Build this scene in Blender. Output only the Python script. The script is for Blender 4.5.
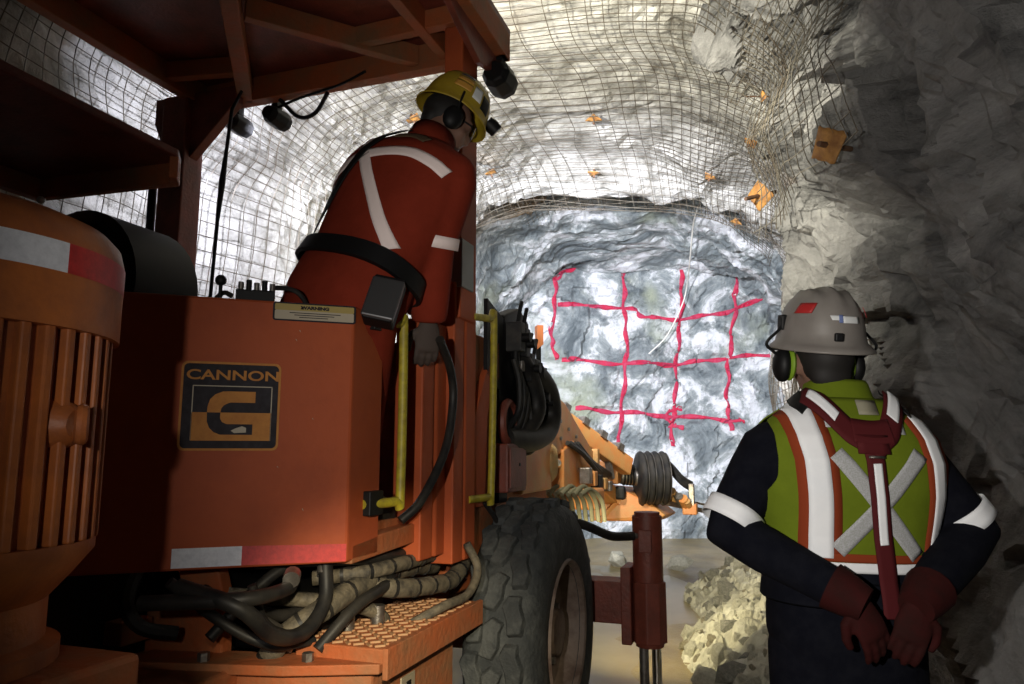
import bpy, bmesh, math, random
import numpy as np
from mathutils import Vector, Matrix
random.seed(7); RNG = np.random.default_rng(11)
PI = math.pi
for o in list(bpy.data.objects): bpy.data.objects.remove(o)
SC = bpy.context.scene; COL = SC.collection

# ------------------------------------------------------------------ camera
cd = bpy.data.cameras.new('camera'); cam = bpy.data.objects.new('camera', cd); COL.objects.link(cam)
cd.sensor_width = 36; cd.lens = 740 / 1024 * 36; cd.clip_start = .02
cam.location = (0, 0, 1.45); cam.rotation_euler = (PI / 2 + math.atan(108 / 740), 0, 0)
SC.camera = cam
# ------------------------------------------------------------------ world, exposure
wd = bpy.data.worlds.new('mine_dark'); SC.world = wd; wd.use_nodes = True
wd.node_tree.nodes['Background'].inputs[0].default_value = (.75, .82, 1, 1)
wd.node_tree.nodes['Background'].inputs[1].default_value = .004
vs = SC.view_settings; vs.view_transform = 'Standard'; vs.look = 'None'; vs.gamma = 1; vs.use_curve_mapping = False
vs.exposure = 0.0
# ------------------------------------------------------------------ rig frame (local x = right v, y = forward u)
RIG_O = Vector((.26, 3.6, 0)); RIG_A = math.radians(19)
RIG_M = Matrix.Translation(RIG_O) @ Matrix.Rotation(-RIG_A, 4, 'Z')
def W(v, u, z): return RIG_M @ Vector((v, u, z))
# ------------------------------------------------------------------ lights
def spot(name, loc, target, power, col, cone, blend=.6, soft=.05):
    l = bpy.data.lights.new(name, 'SPOT'); l.energy = power; l.color = col
    l.spot_size = math.radians(cone); l.spot_blend = blend; l.shadow_soft_size = soft
    o = bpy.data.objects.new(name, l); COL.objects.link(o); o.location = loc
    o.rotation_euler = (Vector(target) - Vector(loc)).to_track_quat('-Z', 'Y').to_euler(); return o
LAMPS = [(-.2, -.38, 3.19), (-1.75, -.32, 3.22), (-1.5, -.32, 3.22), (-.16, .90, .80)]      # canopy-front work lights; the low last one is added to light floor and rubble
spot('rig_light_right', W(-.2, -.27, 3.19), (2.6, 13, 2.6), 3700, (.87, .89, 1), 60, 1)
spot('rig_light_wide', W(-.2, -.25, 3.19), (2.2, 9, 4.0), 640, (1, .95, .78), 150, 1)
spot('rig_light_left', W(-1.75, -.22, 3.22), (1.8, 13, 2.6), 2000, (.84, .88, 1), 70, 1)
spot('rig_light_left_wide', W(-1.5, -.22, 3.22), (-2.0, 7.5, 3.0), 300, (.84, .86, 1), 178, 1)
spot('added_low_light', W(-.16, 1.0, .80), (1.55, 6.3, .30), 140, (1, .88, .55), 100, 1)  # added lamp, brightens rubble and floor from behind the tyre
spot('cap_lamp_left', (-.38, 0, 1.56), (1.2, 2.1, 1.75), 145, (1, .95, .88), 124, 1, .02)
spot('cap_lamp_photographer', (.02, -.06, 1.72), (-.36, 2.6, .70), 420, (1, .87, .60), 27, 1, .03)

# ------------------------------------------------------------------ materials
def nd(nt, t, **kw):
    n = nt.nodes.new(t)
    for k, v in kw.items(): setattr(n, k, v)
    return n
MATS = {}
def mat(name, col, rough=.5, metal=0, col2=None, scale=6, lo=.4, hi=.65, bump=0, bscale=60, emit=None, spec=None, detail=6, coat=0):
    if name in MATS: return MATS[name]
    m = bpy.data.materials.new(name); m.use_nodes = True; nt = m.node_tree; b = nt.nodes['Principled BSDF']
    b.inputs['Roughness'].default_value = rough; b.inputs['Metallic'].default_value = metal
    b.inputs['Base Color'].default_value = (*col, 1)
    if spec is not None: b.inputs['Specular IOR Level'].default_value = spec
    if coat: b.inputs['Coat Weight'].default_value = coat
    tc = nd(nt, 'ShaderNodeTexCoord')
    if col2:
        n = nd(nt, 'ShaderNodeTexNoise'); n.inputs['Scale'].default_value = scale; n.inputs['Detail'].default_value = detail
        n.inputs['Roughness'].default_value = .65
        nt.links.new(tc.outputs['Object'], n.inputs['Vector'])
        r = nd(nt, 'ShaderNodeValToRGB'); r.color_ramp.elements[0].position = lo; r.color_ramp.elements[1].position = hi
        r.color_ramp.elements[0].color = (*col, 1); r.color_ramp.elements[1].color = (*col2, 1)
        nt.links.new(n.outputs['Fac'], r.inputs['Fac']); nt.links.new(r.outputs['Color'], b.inputs['Base Color'])
    if bump:
        n = nd(nt, 'ShaderNodeTexNoise'); n.inputs['Scale'].default_value = bscale; n.inputs['Detail'].default_value = 8
        nt.links.new(tc.outputs['Object'], n.inputs['Vector'])
        bp = nd(nt, 'ShaderNodeBump'); bp.inputs['Strength'].default_value = bump; bp.inputs['Distance'].default_value = .02
        nt.links.new(n.outputs['Fac'], bp.inputs['Height']); nt.links.new(bp.outputs['Normal'], b.inputs['Normal'])
    if emit:
        b.inputs['Emission Color'].default_value = (*emit[:3], 1); b.inputs['Emission Strength'].default_value = emit[3]
    MATS[name] = m; return m
def rock_mat(name, stops, scale, distort, bump, bscale, rough=.8, stretch=(1, 1, 1), rot=(0, 0, 0), vein=None):
    m = bpy.data.materials.new(name); m.use_nodes = True; nt = m.node_tree; b = nt.nodes['Principled BSDF']
    b.inputs['Roughness'].default_value = rough; b.inputs['Specular IOR Level'].default_value = .3
    tc = nd(nt, 'ShaderNodeTexCoord'); mp = nd(nt, 'ShaderNodeMapping')
    mp.inputs['Scale'].default_value = stretch; mp.inputs['Rotation'].default_value = rot
    nt.links.new(tc.outputs['Object'], mp.inputs['Vector'])
    n = nd(nt, 'ShaderNodeTexNoise'); n.inputs['Scale'].default_value = scale; n.inputs['Detail'].default_value = 9
    n.inputs['Roughness'].default_value = .68; n.inputs['Distortion'].default_value = distort
    nt.links.new(mp.outputs['Vector'], n.inputs['Vector'])
    r = nd(nt, 'ShaderNodeValToRGB'); cr = r.color_ramp
    while len(cr.elements) < len(stops): cr.elements.new(.5)
    for e, (p, c) in zip(cr.elements, stops): e.position = p; e.color = (*c, 1)
    nt.links.new(n.outputs['Fac'], r.inputs['Fac']); out = r.outputs['Color']
    if vein:
        n2 = nd(nt, 'ShaderNodeTexNoise'); n2.inputs['Scale'].default_value = vein[0]; n2.inputs['Detail'].default_value = 6
        nt.links.new(mp.outputs['Vector'], n2.inputs['Vector'])
        r2 = nd(nt, 'ShaderNodeValToRGB'); r2.color_ramp.elements[0].position = vein[1]; r2.color_ramp.elements[1].position = vein[2]
        nt.links.new(n2.outputs['Fac'], r2.inputs['Fac'])
        mx = nd(nt, 'ShaderNodeMix', data_type='RGBA'); nt.links.new(r2.outputs['Color'], mx.inputs[0])
        nt.links.new(out, mx.inputs[6]); mx.inputs[7].default_value = (*vein[3], 1); out = mx.outputs[2]
    nt.links.new(out, b.inputs['Base Color'])
    nb = nd(nt, 'ShaderNodeTexNoise'); nb.inputs['Scale'].default_value = bscale; nb.inputs['Detail'].default_value = 12; nb.inputs['Roughness'].default_value = .72
    nt.links.new(mp.outputs['Vector'], nb.inputs['Vector'])
    bp = nd(nt, 'ShaderNodeBump'); bp.inputs['Strength'].default_value = bump; bp.inputs['Distance'].default_value = .06
    nt.links.new(nb.outputs['Fac'], bp.inputs['Height']); nt.links.new(bp.outputs['Normal'], b.inputs['Normal'])
    return m
ORANGE = mat('orange_paint', (.42, .085, .026), .6, spec=.25, col2=(.31, .06, .021), scale=3.2, lo=.42, hi=.72, bump=.06, bscale=25)
ORANGE_D = mat('orange_paint_dirty', (.38, .10, .034), .65, spec=.25, col2=(.22, .12, .06), scale=5, lo=.38, hi=.7, bump=.25, bscale=35)
ORANGE_M = mat('orange_motor_paint', (.48, .14, .030), .5, col2=(.30, .09, .03), scale=7, bump=.1)
RED_D = mat('red_brown_paint', (.22, .050, .030), .5, col2=(.14, .035, .022), scale=8, bump=.15)
TAN = mat('mud_caked_orange', (.60, .30, .10), .7, col2=(.45, .33, .15), scale=9, bump=.4)
STEEL = mat('worn_steel', (.32, .30, .28), .38, .85, col2=(.16, .14, .12), scale=12, bump=.1)
CHROME = mat('chrome_rod', (.75, .74, .72), .12, 1)
BLACK = mat('black_plastic', (.006, .006, .0065), .55, spec=.3)
RUBBER = mat('black_rubber', (.020, .020, .021), .62, col2=(.05, .047, .042), scale=14, bump=.1)
HOSE = mat('hydraulic_hose_rubber', (.010, .010, .011), .5, spec=.3, col2=(.03, .027, .023), scale=10)
HOSE_T = mat('muddy_hose_wrap', (.15, .125, .085), .7, col2=(.04, .035, .028), scale=18, bump=.3)
TYRE = mat('tyre_rubber', (.030, .034, .036), .82, col2=(.085, .09, .088), scale=7, lo=.45, hi=.7, bump=.45, bscale=45)
RIM = mat('rusty_rim', (.20, .15, .12), .7, col2=(.09, .055, .04), scale=8, bump=.2)
YELLOW = mat('yellow_rail_paint', (.48, .40, .025), .5, col2=(.30, .24, .03), scale=25)
GREYP = mat('grey_metal', (.22, .22, .22), .5, .3)
WHITE_T = mat('white_reflective_tape', (.80, .82, .88), .5, col2=(.66, .68, .74), scale=60)
RED_T = mat('red_reflective_tape', (.55, .03, .028), .45, col2=(.40, .02, .02), scale=60)
LENS = mat('lamp_lens', (.9, .9, .9), .2, emit=(1, .96, .88, 12))

# ------------------------------------------------------------------ mesh builder
def catmull(P, n=6):
    P = [Vector(p) for p in P]
    if len(P) < 3: return P
    out = []
    for i in range(len(P) - 1):
        a = P[i - 1] if i else P[0] * 2 - P[1]; b, c = P[i], P[i + 1]
        d = P[i + 2] if i + 2 < len(P) else P[-1] * 2 - P[-2]
        for k in range(n):
            t = k / n
            out.append(.5 * ((2 * b) + (c - a) * t + (2 * a - 5 * b + 4 * c - d) * t * t + (3 * b - a - 3 * c + d) * t ** 3))
    out.append(P[-1]); return out
class MB:
    def __init__(s): s.v = []; s.f = []
    def add(s, v, f):
        k = len(s.v); s.v += [tuple(p) for p in v]; s.f += [tuple(i + k for i in q) for q in f]; return s
    def box(s, x0, x1, y0, y1, z0, z1, M=None):
        v = [Vector((x, y, z)) for z in (z0, z1) for x, y in ((x0, y0), (x1, y0), (x1, y1), (x0, y1))]
        if M: v = [M @ p for p in v]
        return s.add(v, [(3, 2, 1, 0), (4, 5, 6, 7), (0, 1, 5, 4), (1, 2, 6, 5), (2, 3, 7, 6), (3, 0, 4, 7)])
    def prism(s, poly, vec):
        n = len(poly); P = [Vector(p) for p in poly]; q = [p + Vector(vec) for p in P]
        return s.add(P + q, [tuple(range(n))[::-1], tuple(range(n, 2 * n))] + [(i, (i + 1) % n, n + (i + 1) % n, n + i) for i in range(n)])
    def bar(s, p, q, w, h, up=(0, 0, 1)):
        p, q = Vector(p), Vector(q); d = (q - p).normalized(); u = Vector(up)
        if abs(d.dot(u)) > .95: u = Vector((1, 0, 0))
        r = d.cross(u).normalized() * w / 2; u = r.cross(d).normalized() * h / 2
        v = [a + b for a in (p, q) for b in (-r - u, r - u, r + u, -r + u)]
        return s.add(v, [(3, 2, 1, 0), (4, 5, 6, 7), (0, 1, 5, 4), (1, 2, 6, 5), (2, 3, 7, 6), (3, 0, 4, 7)])
    def tube(s, pts, r, n=10, smooth=0, flat=1):
        P = [Vector(p) for p in pts]
        if smooth and len(P) > 2:
            if not isinstance(r, (int, float)):
                rr = np.interp(np.linspace(0, len(P) - 1, (len(P) - 1) * smooth + 1), range(len(P)), r)
            else: rr = None
            P = catmull(P, smooth); r = list(rr) if rr is not None else r
        R = [r] * len(P) if isinstance(r, (int, float)) else list(r)
        t0 = (P[1] - P[0]).normalized(); u = t0.orthogonal().normalized(); V = []; 
        for i, p in enumerate(P):
            t = (P[min(i + 1, len(P) - 1)] - P[max(i - 1, 0)]).normalized()
            u = (u - t * u.dot(t)).normalized(); w = t.cross(u)
            V += [p + (u * math.cos(a) + w * math.sin(a) * flat) * R[i] for a in (2 * PI * k / n for k in range(n))]
        m = len(P); F = [(i * n + k, i * n + (k + 1) % n, (i + 1) * n + (k + 1) % n, (i + 1) * n + k) for i in range(m - 1) for k in range(n)]
        F += [tuple(range(n))[::-1], tuple((m - 1) * n + k for k in range(n))]
        return s.add(V, F)
    def loft(s, rings, cap=True):
        n = len(rings[0]); m = len(rings); V = [p for r in rings for p in r]
        F = [(i * n + k, i * n + (k + 1) % n, (i + 1) * n + (k + 1) % n, (i + 1) * n + k) for i in range(m - 1) for k in range(n)]
        if cap: F += [tuple(range(n))[::-1], tuple((m - 1) * n + k for k in range(n))]
        return s.add(V, F)
    def lathe(s, prof, n=24, M=None, a0=0, a1=2 * PI, sx=1, sy=1):
        full = abs(a1 - a0 - 2 * PI) < 1e-6; k = n if full else n + 1
        V = [Vector((r * sx * math.cos(a), r * sy * math.sin(a), z)) for r, z in prof for a in (a0 + (a1 - a0) * j / n for j in range(k))]
        if M: V = [M @ p for p in V]
        F = [(i * k + j, i * k + (j + 1) % k, (i + 1) * k + (j + 1) % k, (i + 1) * k + j) for i in range(len(prof) - 1) for j in range(n)]
        return s.add(V, F)
    def cyl(s, p, q, r, n=16):
        return s.tube([p, q], r, n)
    def ball(s, c, r, n=14, M=None):
        c = Vector(c); r = (r, r, r) if isinstance(r, (int, float)) else r; V = []; h = n // 2
        for i in range(h + 1):
            t = PI * (i + .02) / (h + .04)
            V += [Vector((r[0] * math.sin(t) * math.cos(2 * PI * k / n), r[1] * math.sin(t) * math.sin(2 * PI * k / n), -r[2] * math.cos(t))) for k in range(n)]
        V = [(M @ p if M else p) + c for p in V]
        return s.loft([V[i * n:(i + 1) * n] for i in range(h + 1)])
    def torus(s, c, ax, R, r, n=20, m=8):
        ax = Vector(ax).normalized(); u = ax.orthogonal().normalized(); w = ax.cross(u); c = Vector(c)
        V = [c + (u * math.cos(a) + w * math.sin(a)) * (R + r * math.cos(b)) + ax * r * math.sin(b) for a in (2 * PI * i / n for i in range(n)) for b in (2 * PI * j / m for j in range(m))]
        return s.add(V, [(i * m + j, ((i + 1) % n) * m + j, ((i + 1) % n) * m + (j + 1) % m, i * m + (j + 1) % m) for i in range(n) for j in range(m)])
    def build(s, name, material, parent=None, smooth=False, bevel=0, M=None, remesh=0, solid=0, sub=0):
        me = bpy.data.meshes.new(name); me.from_pydata(s.v, [], s.f); me.validate()
        if not remesh:
            bm = bmesh.new(); bm.from_mesh(me); bmesh.ops.recalc_face_normals(bm, faces=bm.faces); bm.to_mesh(me); bm.free()
        me.materials.append(material)
        o = bpy.data.objects.new(name, me); COL.objects.link(o)
        if parent: o.parent = parent
        if M: o.matrix_local = M
        if smooth or remesh:
            me.polygons.foreach_set('use_smooth', [True] * len(me.polygons))
            if smooth and not remesh: me.set_sharp_from_angle(angle=math.radians(38))
        if remesh:
            r = o.modifiers.new('r', 'REMESH'); r.mode = 'VOXEL'; r.voxel_size = remesh; r.use_smooth_shade = True
            q = o.modifiers.new('s', 'SMOOTH'); q.factor = .5; q.iterations = 6
        if solid:
            q = o.modifiers.new('t', 'SOLIDIFY'); q.thickness = solid; q.offset = 0
        if sub:
            q = o.modifiers.new('d', 'SUBSURF'); q.levels = q.render_levels = sub
        if bevel:
            q = o.modifiers.new('b', 'BEVEL'); q.width = bevel; q.segments = 2; q.limit_method = 'ANGLE'
        return o
def tag(o, label, cat, group=None, kind=None):
    if label: o['label'] = label
    if cat: o['category'] = cat
    if group: o['group'] = group
    if kind: o['kind'] = kind
    return o
def empty(name, loc=(0, 0, 0), M=None):
    o = bpy.data.objects.new(name, None); COL.objects.link(o); o.location = loc; o.empty_display_size = .1
    if M: o.matrix_world = M
    return o

# ------------------------------------------------------------------ rock noise
def _hash(i, j, seed):
    h = (i.astype(np.int64) * 374761393 + j.astype(np.int64) * 668265263 + seed * 982451653) & 0xffffffff
    h = ((h ^ (h >> 13)) * 1274126177) & 0xffffffff; h = h ^ (h >> 16)
    return (h & 0xffff) / 65535.0
def facet(x, y, s, seed):
    x = x / s; y = y / s; k = (x + y) * .366; a = x + k; b = y + k
    i = np.floor(a); j = np.floor(b); a = a - i; b = b - j; up = a > b
    h0 = _hash(i, j, seed); h1 = np.where(up, _hash(i + 1, j, seed), _hash(i, j + 1, seed)); h2 = _hash(i + 1, j + 1, seed)
    hi = np.maximum(a, b); lo = np.minimum(a, b)
    return h0 * (1 - hi) + h1 * (hi - lo) + h2 * lo
def vnoise(x, y, s, seed):
    x = x / s; y = y / s; i = np.floor(x); j = np.floor(y); a = x - i; b = y - j
    a = a * a * (3 - 2 * a); b = b * b * (3 - 2 * b)
    return (_hash(i, j, seed) * (1 - a) + _hash(i + 1, j, seed) * a) * (1 - b) + (_hash(i, j + 1, seed) * (1 - a) + _hash(i + 1, j + 1, seed) * a) * b
def warp(x, y, s, amt, seed):
    return x + amt * (vnoise(x, y, s, seed) - .5), y + amt * (vnoise(x, y, s, seed + 9) - .5)
def big(s, y):
    return .45 * vnoise(s, y, 1.9, 3) + .2 * vnoise(s, y, .8, 4)
def voro(x, y, s, seed, slope=.6):
    x = x / s; y = y / s; i0 = np.floor(x); j0 = np.floor(y); best = np.full(x.shape, 1e9); val = np.zeros(x.shape)
    for di in (-1, 0, 1):
        for dj in (-1, 0, 1):
            i = i0 + di; j = j0 + dj; px = i + _hash(i, j, seed); py = j + _hash(i, j, seed + 1); dx = x - px; dy = y - py
            d = dx * dx + dy * dy; h = _hash(i, j, seed + 2) + slope * ((_hash(i, j, seed + 3) - .5) * dx + (_hash(i, j, seed + 4) - .5) * dy) * 2
            val = np.where(d < best, h, val); best = np.minimum(d, best)
    return val
def rough_d(s, y, amp=1.0):
    a, b = warp(s, y, .7, .5, 21)
    return amp * (.20 * facet(a, b, .62, 5) + .07 * voro(b, a, .34, 6) + .045 * voro(a, b, .14, 7))
def near_uv(s, y):
    c, d = math.cos(.85), math.sin(.85)
    return warp((y * c + s * d) * .75, (-y * d + s * c) * 1.15, .6, .22, 31)
def rough_near(s, y):
    a, b = near_uv(s, y)
    return .42 * facet(a, b, .9, 15) + .24 * facet(b, a, .42, 14) + .13 * voro(a, b, .55, 16, 1.1) + .065 * voro(b, a, .24, 25, 1.2) + .024 * voro(a, b, .10, 35) + .009 * voro(b, a, .05, 45)
FACE_Y = 13.0; LA = 7.4; HW = 3.0
def x_axis(y): return -1.35 + .29 * y
def x_right(y):
    t = np.clip((y - 4.95) / .7, 0, 1); t = t * t * (3 - 2 * t)
    return (2.17 + .1 * y) * (1 - t) + (x_axis(y) + 2.72) * t
def x_left(y): return x_axis(y) - 2.7
def z_top(y): return 5.15 + .12 * np.sin(y * .9) - .36 * np.exp(-((y - 8.3) / .45) ** 2) + .22 * np.exp(-((y - 9.6) / .8) ** 2)
def shell(s, y, inset):
    """point on the drift's skin: s runs up the right wall, over the back, down the left wall"""
    xr, xl, zt = x_right(y), x_left(y), z_top(y); cx = (xr + xl) / 2; hw = (xr - xl) / 2
    th = np.clip((s - HW) / LA, 0, 1) * PI; c, d = np.cos(th), np.sin(th)
    cc = np.sign(c) * np.abs(c) ** .75; dd = d ** .75
    x = cx + hw * cc; z = HW + (zt - HW) * dd
    z = np.where(s < HW, s, np.where(s > HW + LA, 2 * HW + LA - s, z))
    nx, nz = -c / hw, -d / np.maximum(zt - HW, .1)
    nx = np.where(s < HW, -1, np.where(s > HW + LA, 1, nx)); nz = np.where((s < HW) | (s > HW + LA), 0, nz)
    l = np.sqrt(nx * nx + nz * nz); return x + nx / l * inset, y, z + nz / l * inset
def grid_obj(name, X, Y, Z, material, smooth=False):
    m, n = X.shape; v = np.stack([X, Y, Z], -1).reshape(-1, 3)
    i = np.arange(m * n).reshape(m, n); f = np.stack([i[:-1, :-1], i[1:, :-1], i[1:, 1:], i[:-1, 1:]], -1).reshape(-1, 4)
    me = bpy.data.meshes.new(name); me.from_pydata(v.tolist(), [], f.tolist()); me.materials.append(material)
    if smooth: me.polygons.foreach_set('use_smooth', [True] * len(me.polygons))
    o = bpy.data.objects.new(name, me); COL.objects.link(o); return o
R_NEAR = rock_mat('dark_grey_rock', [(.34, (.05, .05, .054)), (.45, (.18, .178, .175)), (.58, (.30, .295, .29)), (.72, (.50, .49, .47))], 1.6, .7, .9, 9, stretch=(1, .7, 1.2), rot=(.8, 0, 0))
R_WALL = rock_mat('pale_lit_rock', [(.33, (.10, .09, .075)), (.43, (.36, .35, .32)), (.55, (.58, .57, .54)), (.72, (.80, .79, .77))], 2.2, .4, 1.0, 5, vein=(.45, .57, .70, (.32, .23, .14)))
R_FACE = rock_mat('marbled_face_rock', [(.36, (.10, .12, .13)), (.46, (.22, .25, .26)), (.52, (.34, .37, .37)), (.56, (.62, .64, .66)), (.66, (.80, .81, .84))], 1.5, .55, 1.0, 5, vein=(.7, .60, .72, (.33, .36, .27)))
M_FLOOR = rock_mat('wet_mud_floor', [(.35, (.17, .125, .06)), (.5, (.28, .215, .10)), (.65, (.37, .29, .15))], .9, .5, .25, 3, rough=.38)

# ------------------------------------------------------------------ setting
def tunnel_piece(name, s0, s1, y0, y1, ds, dy, material, near=False):
    s, y = np.meshgrid(np.linspace(s0, s1, int((s1 - s0) / ds) + 1), np.linspace(y0, y1, int((y1 - y0) / dy) + 1), indexing='ij')
    d = big(s, y) + rough_d(s, y)
    if near:
        t = np.clip((y - 5.0) / .6, 0, 1); d = (big(s, y) * .6 + rough_near(s, y)) * (1 - t) + d * t
    X, Y, Z = shell(s, y, d); o = grid_obj(name, X, Y, Z, material); return tag(o, None, None, kind='structure')
def joined(name, pieces, cat=None): pass
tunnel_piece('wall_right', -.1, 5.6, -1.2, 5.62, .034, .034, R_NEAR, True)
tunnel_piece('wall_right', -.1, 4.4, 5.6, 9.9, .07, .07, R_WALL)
tunnel_piece('wall_right', -.1, 4.4, 9.88, FACE_Y + .3, .07, .07, R_FACE)
tunnel_piece('ceiling', 4.35, 9.6, 5.55, 9.9, .07, .07, R_WALL)
tunnel_piece('ceiling', 4.35, 9.6, 9.88, FACE_Y + .3, .07, .07, R_FACE)
tunnel_piece('ceiling', 5.55, 9.6, -1.2, 5.62, .07, .07, R_WALL)
tunnel_piece('wall_left', 9.55, 13.5, -1.2, 9.5, .08, .08, R_WALL)
tunnel_piece('wall_left', 9.55, 13.5, 9.48, FACE_Y + .3, .08, .08, R_FACE)
def face_y(x, z):
    a, b = warp(x, z, .9, .6, 41)
    return FACE_Y - .35 * ((x - x_axis(FACE_Y)) / 2.7) ** 2 - (.35 * vnoise(x, z, 1.6, 42) + .16 * facet(a, b, .7, 43) + .09 * voro(b, a, .34, 44) + .03 * voro(a, b, .12, 45))
gx, gz = np.meshgrid(np.linspace(-1.2, 6.0, 150), np.linspace(-.1, 5.7, 120), indexing='ij')
tag(grid_obj('wall_front', gx, face_y(gx, gz), gz, R_FACE), None, None, kind='structure')
fx, fy = np.meshgrid(np.linspace(-4.8, 6.2, 180), np.linspace(-1.6, 13.4, 230), indexing='ij')
fz = .05 * (vnoise(fx, fy, 1.4, 51) - .5) + .02 * (vnoise(fx, fy, .3, 52) - .5)
tag(grid_obj('floor', fx, fy, fz, M_FLOOR, True), None, None, kind='structure')
M_WATER = mat('muddy_water', (.24, .19, .08), .28, spec=.4, col2=(.30, .24, .11), scale=1.5)
wb = MB(); wr = [(.34 + 1.15 * math.cos(a) * (1 + .2 * math.sin(3 * a)), 6.2 + 3.6 * math.sin(a)) for a in (2 * PI * i / 40 for i in range(40))]
wr = [(x + (y - 6.2) * .24, y) for x, y in wr]
wb.prism([(x, y, -.03) for x, y in wr], (0, 0, .035))
tag(wb.build('puddle', M_WATER), 'shallow puddle of muddy tan water on the drift floor beyond the tyre', 'puddle')

# ------------------------------------------------------------------ wire mesh on rock
M_WIRE = mat('mesh_wire', (.17, .155, .125), .5, .3, col2=(.10, .075, .05), scale=4)
M_WIRE_N = mat('mesh_wire_grey', (.24, .22, .18), .5, .2, col2=(.13, .10, .07), scale=4)
M_WIRE_P = mat('mesh_wire_pale', (.40, .37, .27), .55, .2, col2=(.22, .17, .10), scale=3)
def wire_net(name, s0, s1, y0, y1, step, seg, r, off, material, label, drift=0.0, off2=0, near=False):
    V = []; F = []
    def line(s, y):
        lift = big(s, y) + off + off2 * (vnoise(s, y, .9, 77)) + .05 * vnoise(s, y, .35, 78)
        if near:
            a, b = near_uv(s, y); lift = big(s, y) * .6 + .42 * facet(a, b, .9, 15) + off + off2 * vnoise(s, y, .9, 77)
        X, Y, Z = shell(s, y, lift); P = np.stack([X, Y, Z], -1); k0 = len(V)
        T = np.gradient(P, axis=0); T /= np.linalg.norm(T, axis=1)[:, None] + 1e-9
        A = np.cross(T, [.31, .2, .93]); A /= np.linalg.norm(A, axis=1)[:, None] + 1e-9; B = np.cross(T, A)
        for i in range(len(P)):
            for k in range(3):
                a = 2 * PI * k / 3; V.append(tuple(P[i] + r * (A[i] * math.cos(a) + B[i] * math.sin(a))))
        for i in range(len(P) - 1):
            for k in range(3): F.append((k0 + i * 3 + k, k0 + i * 3 + (k + 1) % 3, k0 + i * 3 + 3 + (k + 1) % 3, k0 + i * 3 + 3 + k))
    for s in np.arange(s0, s1, step):
        y = np.linspace(y0, y1, int((y1 - y0) / seg) + 1); line(s + .06 * (vnoise(y, y * 0 + s, .8, 79) - .5) + drift * (y - y0), y)
    for y in np.arange(y0, y1, step):
        s = np.linspace(s0, s1, int((s1 - s0) / seg) + 1); line(s, y + .06 * (vnoise(s, s * 0 + y, .8, 80) - .5) + drift * (s - s0))
    me = bpy.data.meshes.new(name); me.from_pydata(V, [], F); me.materials.append(material)
    o = bpy.data.objects.new(name, me); COL.objects.link(o); return tag(o, label, 'mesh', kind='stuff')
wire_net('wire_mesh', 4.0, 8.0, 3.2, 10.0, .1, .12, .0037, .30, M_WIRE, 'pale welded wire mesh pinned across the lit rock roof of the drift')
wire_net('wire_mesh', 8.0, 12.6, 2.2, 9.2, .1, .12, .0036, .30, M_WIRE, 'dark welded wire mesh over the left rock wall behind the machine')
wire_net('wire_mesh', 2.85, 4.9, 3.1, 5.0, .1, .07, .0034, .44, M_WIRE_N, 'loose sagging edge of wire mesh hanging off the dark right rock wall', .05, .10, True)
wire_net('wire_mesh', 1.7, 4.0, 5.6, 8.8, .1, .10, .0036, .30, M_WIRE, 'wire mesh on the lit right wall just past the dark rock corner')

# ------------------------------------------------------------------ rock bolts and plates
M_RUST = mat('rusty_plate', (.50, .25, .065), .7, col2=(.28, .12, .04), scale=14, bump=.2)
M_ROD = mat('rusty_rod', (.17, .09, .05), .7, col2=(.09, .05, .03), scale=20)
def bolt(loc, nrm, size, label, rod=(.05, .05), rot=0.0, group='rock bolts and face plates'):
    n = Vector(nrm).normalized(); M = Matrix.Translation(loc) @ n.to_track_quat('Z', 'Y').to_matrix().to_4x4() @ Matrix.Rotation(rot, 4, 'Z')
    t = empty('rock_bolt', M=M); tag(t, label, 'rock bolt', group)
    h = size / 2; pb = MB(); N = 6
    for i in range(N):
        for j in range(N):
            pass
    V = []; 
    for i in range(N + 1):
        for j in range(N + 1):
            a, b = i / N * 2 - 1, j / N * 2 - 1; d = max(abs(a), abs(b))
            V.append((a * h * (1 + .05 * math.sin(7 * b)), b * h, .022 * (1 - min(d / .6, 1)) + .012 * a * b))
    pb.add(V, [(i * (N + 1) + j, (i + 1) * (N + 1) + j, (i + 1) * (N + 1) + j + 1, i * (N + 1) + j + 1) for i in range(N) for j in range(N)])
    pb.build('face_plate', M_RUST, t, smooth=True, solid=.008)
    MB().cyl((0, 0, -rod[1]), (0, 0, rod[0]), size * .09, 10).build('bolt_rod', M_ROD, t, smooth=True)
    MB().tube([(0, 0, .012), (0, 0, .045)], size * .10, 6).build('nut', M_ROD, t)
    return t
def on_shell(s, y, off=.30):
    a = np.array(s, float); b = np.array(y, float); d = big(a, b) + off
    p = Vector([float(q) for q in shell(a, b, d)]); q = Vector([float(k) for k in shell(a, b, d + .1)]); return p, q - p
bolt((1.505, 3.35, 2.885), (-.86, -.5, -.1), .15, 'large rusty diamond bolt plate with long rod on the dark right rock wall', (.07, .5), PI / 4 + .25)
bolt((1.90, 5.45, 3.38), (-.75, -.45, -.3), .17, 'bent rusty bolt plate with projecting rod at the dark rock corner', (.17, .2), .5)
bolt((1.80, 5.0, 3.96), (-.95, -.25, -.12), .06, 'bare rusty bolt rod jutting from the mesh above the bent plate', (.14, .4), .3)
for i, (s, y) in enumerate([(6.6, 6.4), (6.7, 7.7), (5.5, 7.4), (7.6, 7.5), (6.0, 8.9), (6.9, 9.1), (5.0, 6.3), (4.5, 6.2), (7.8, 6.0), (5.2, 8.4), (9.6, 6.6), (10.3, 7.7), (9.2, 8.8)]):
    p, n = on_shell(s, y); far = ['roof', 'left wall'][s > 9]
    bolt(p, n, .11, f'small rusty square bolt plate on the meshed {far} of the drift', rot=random.random() * 3, group=f'bolt plates on the lit {far}')

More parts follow.
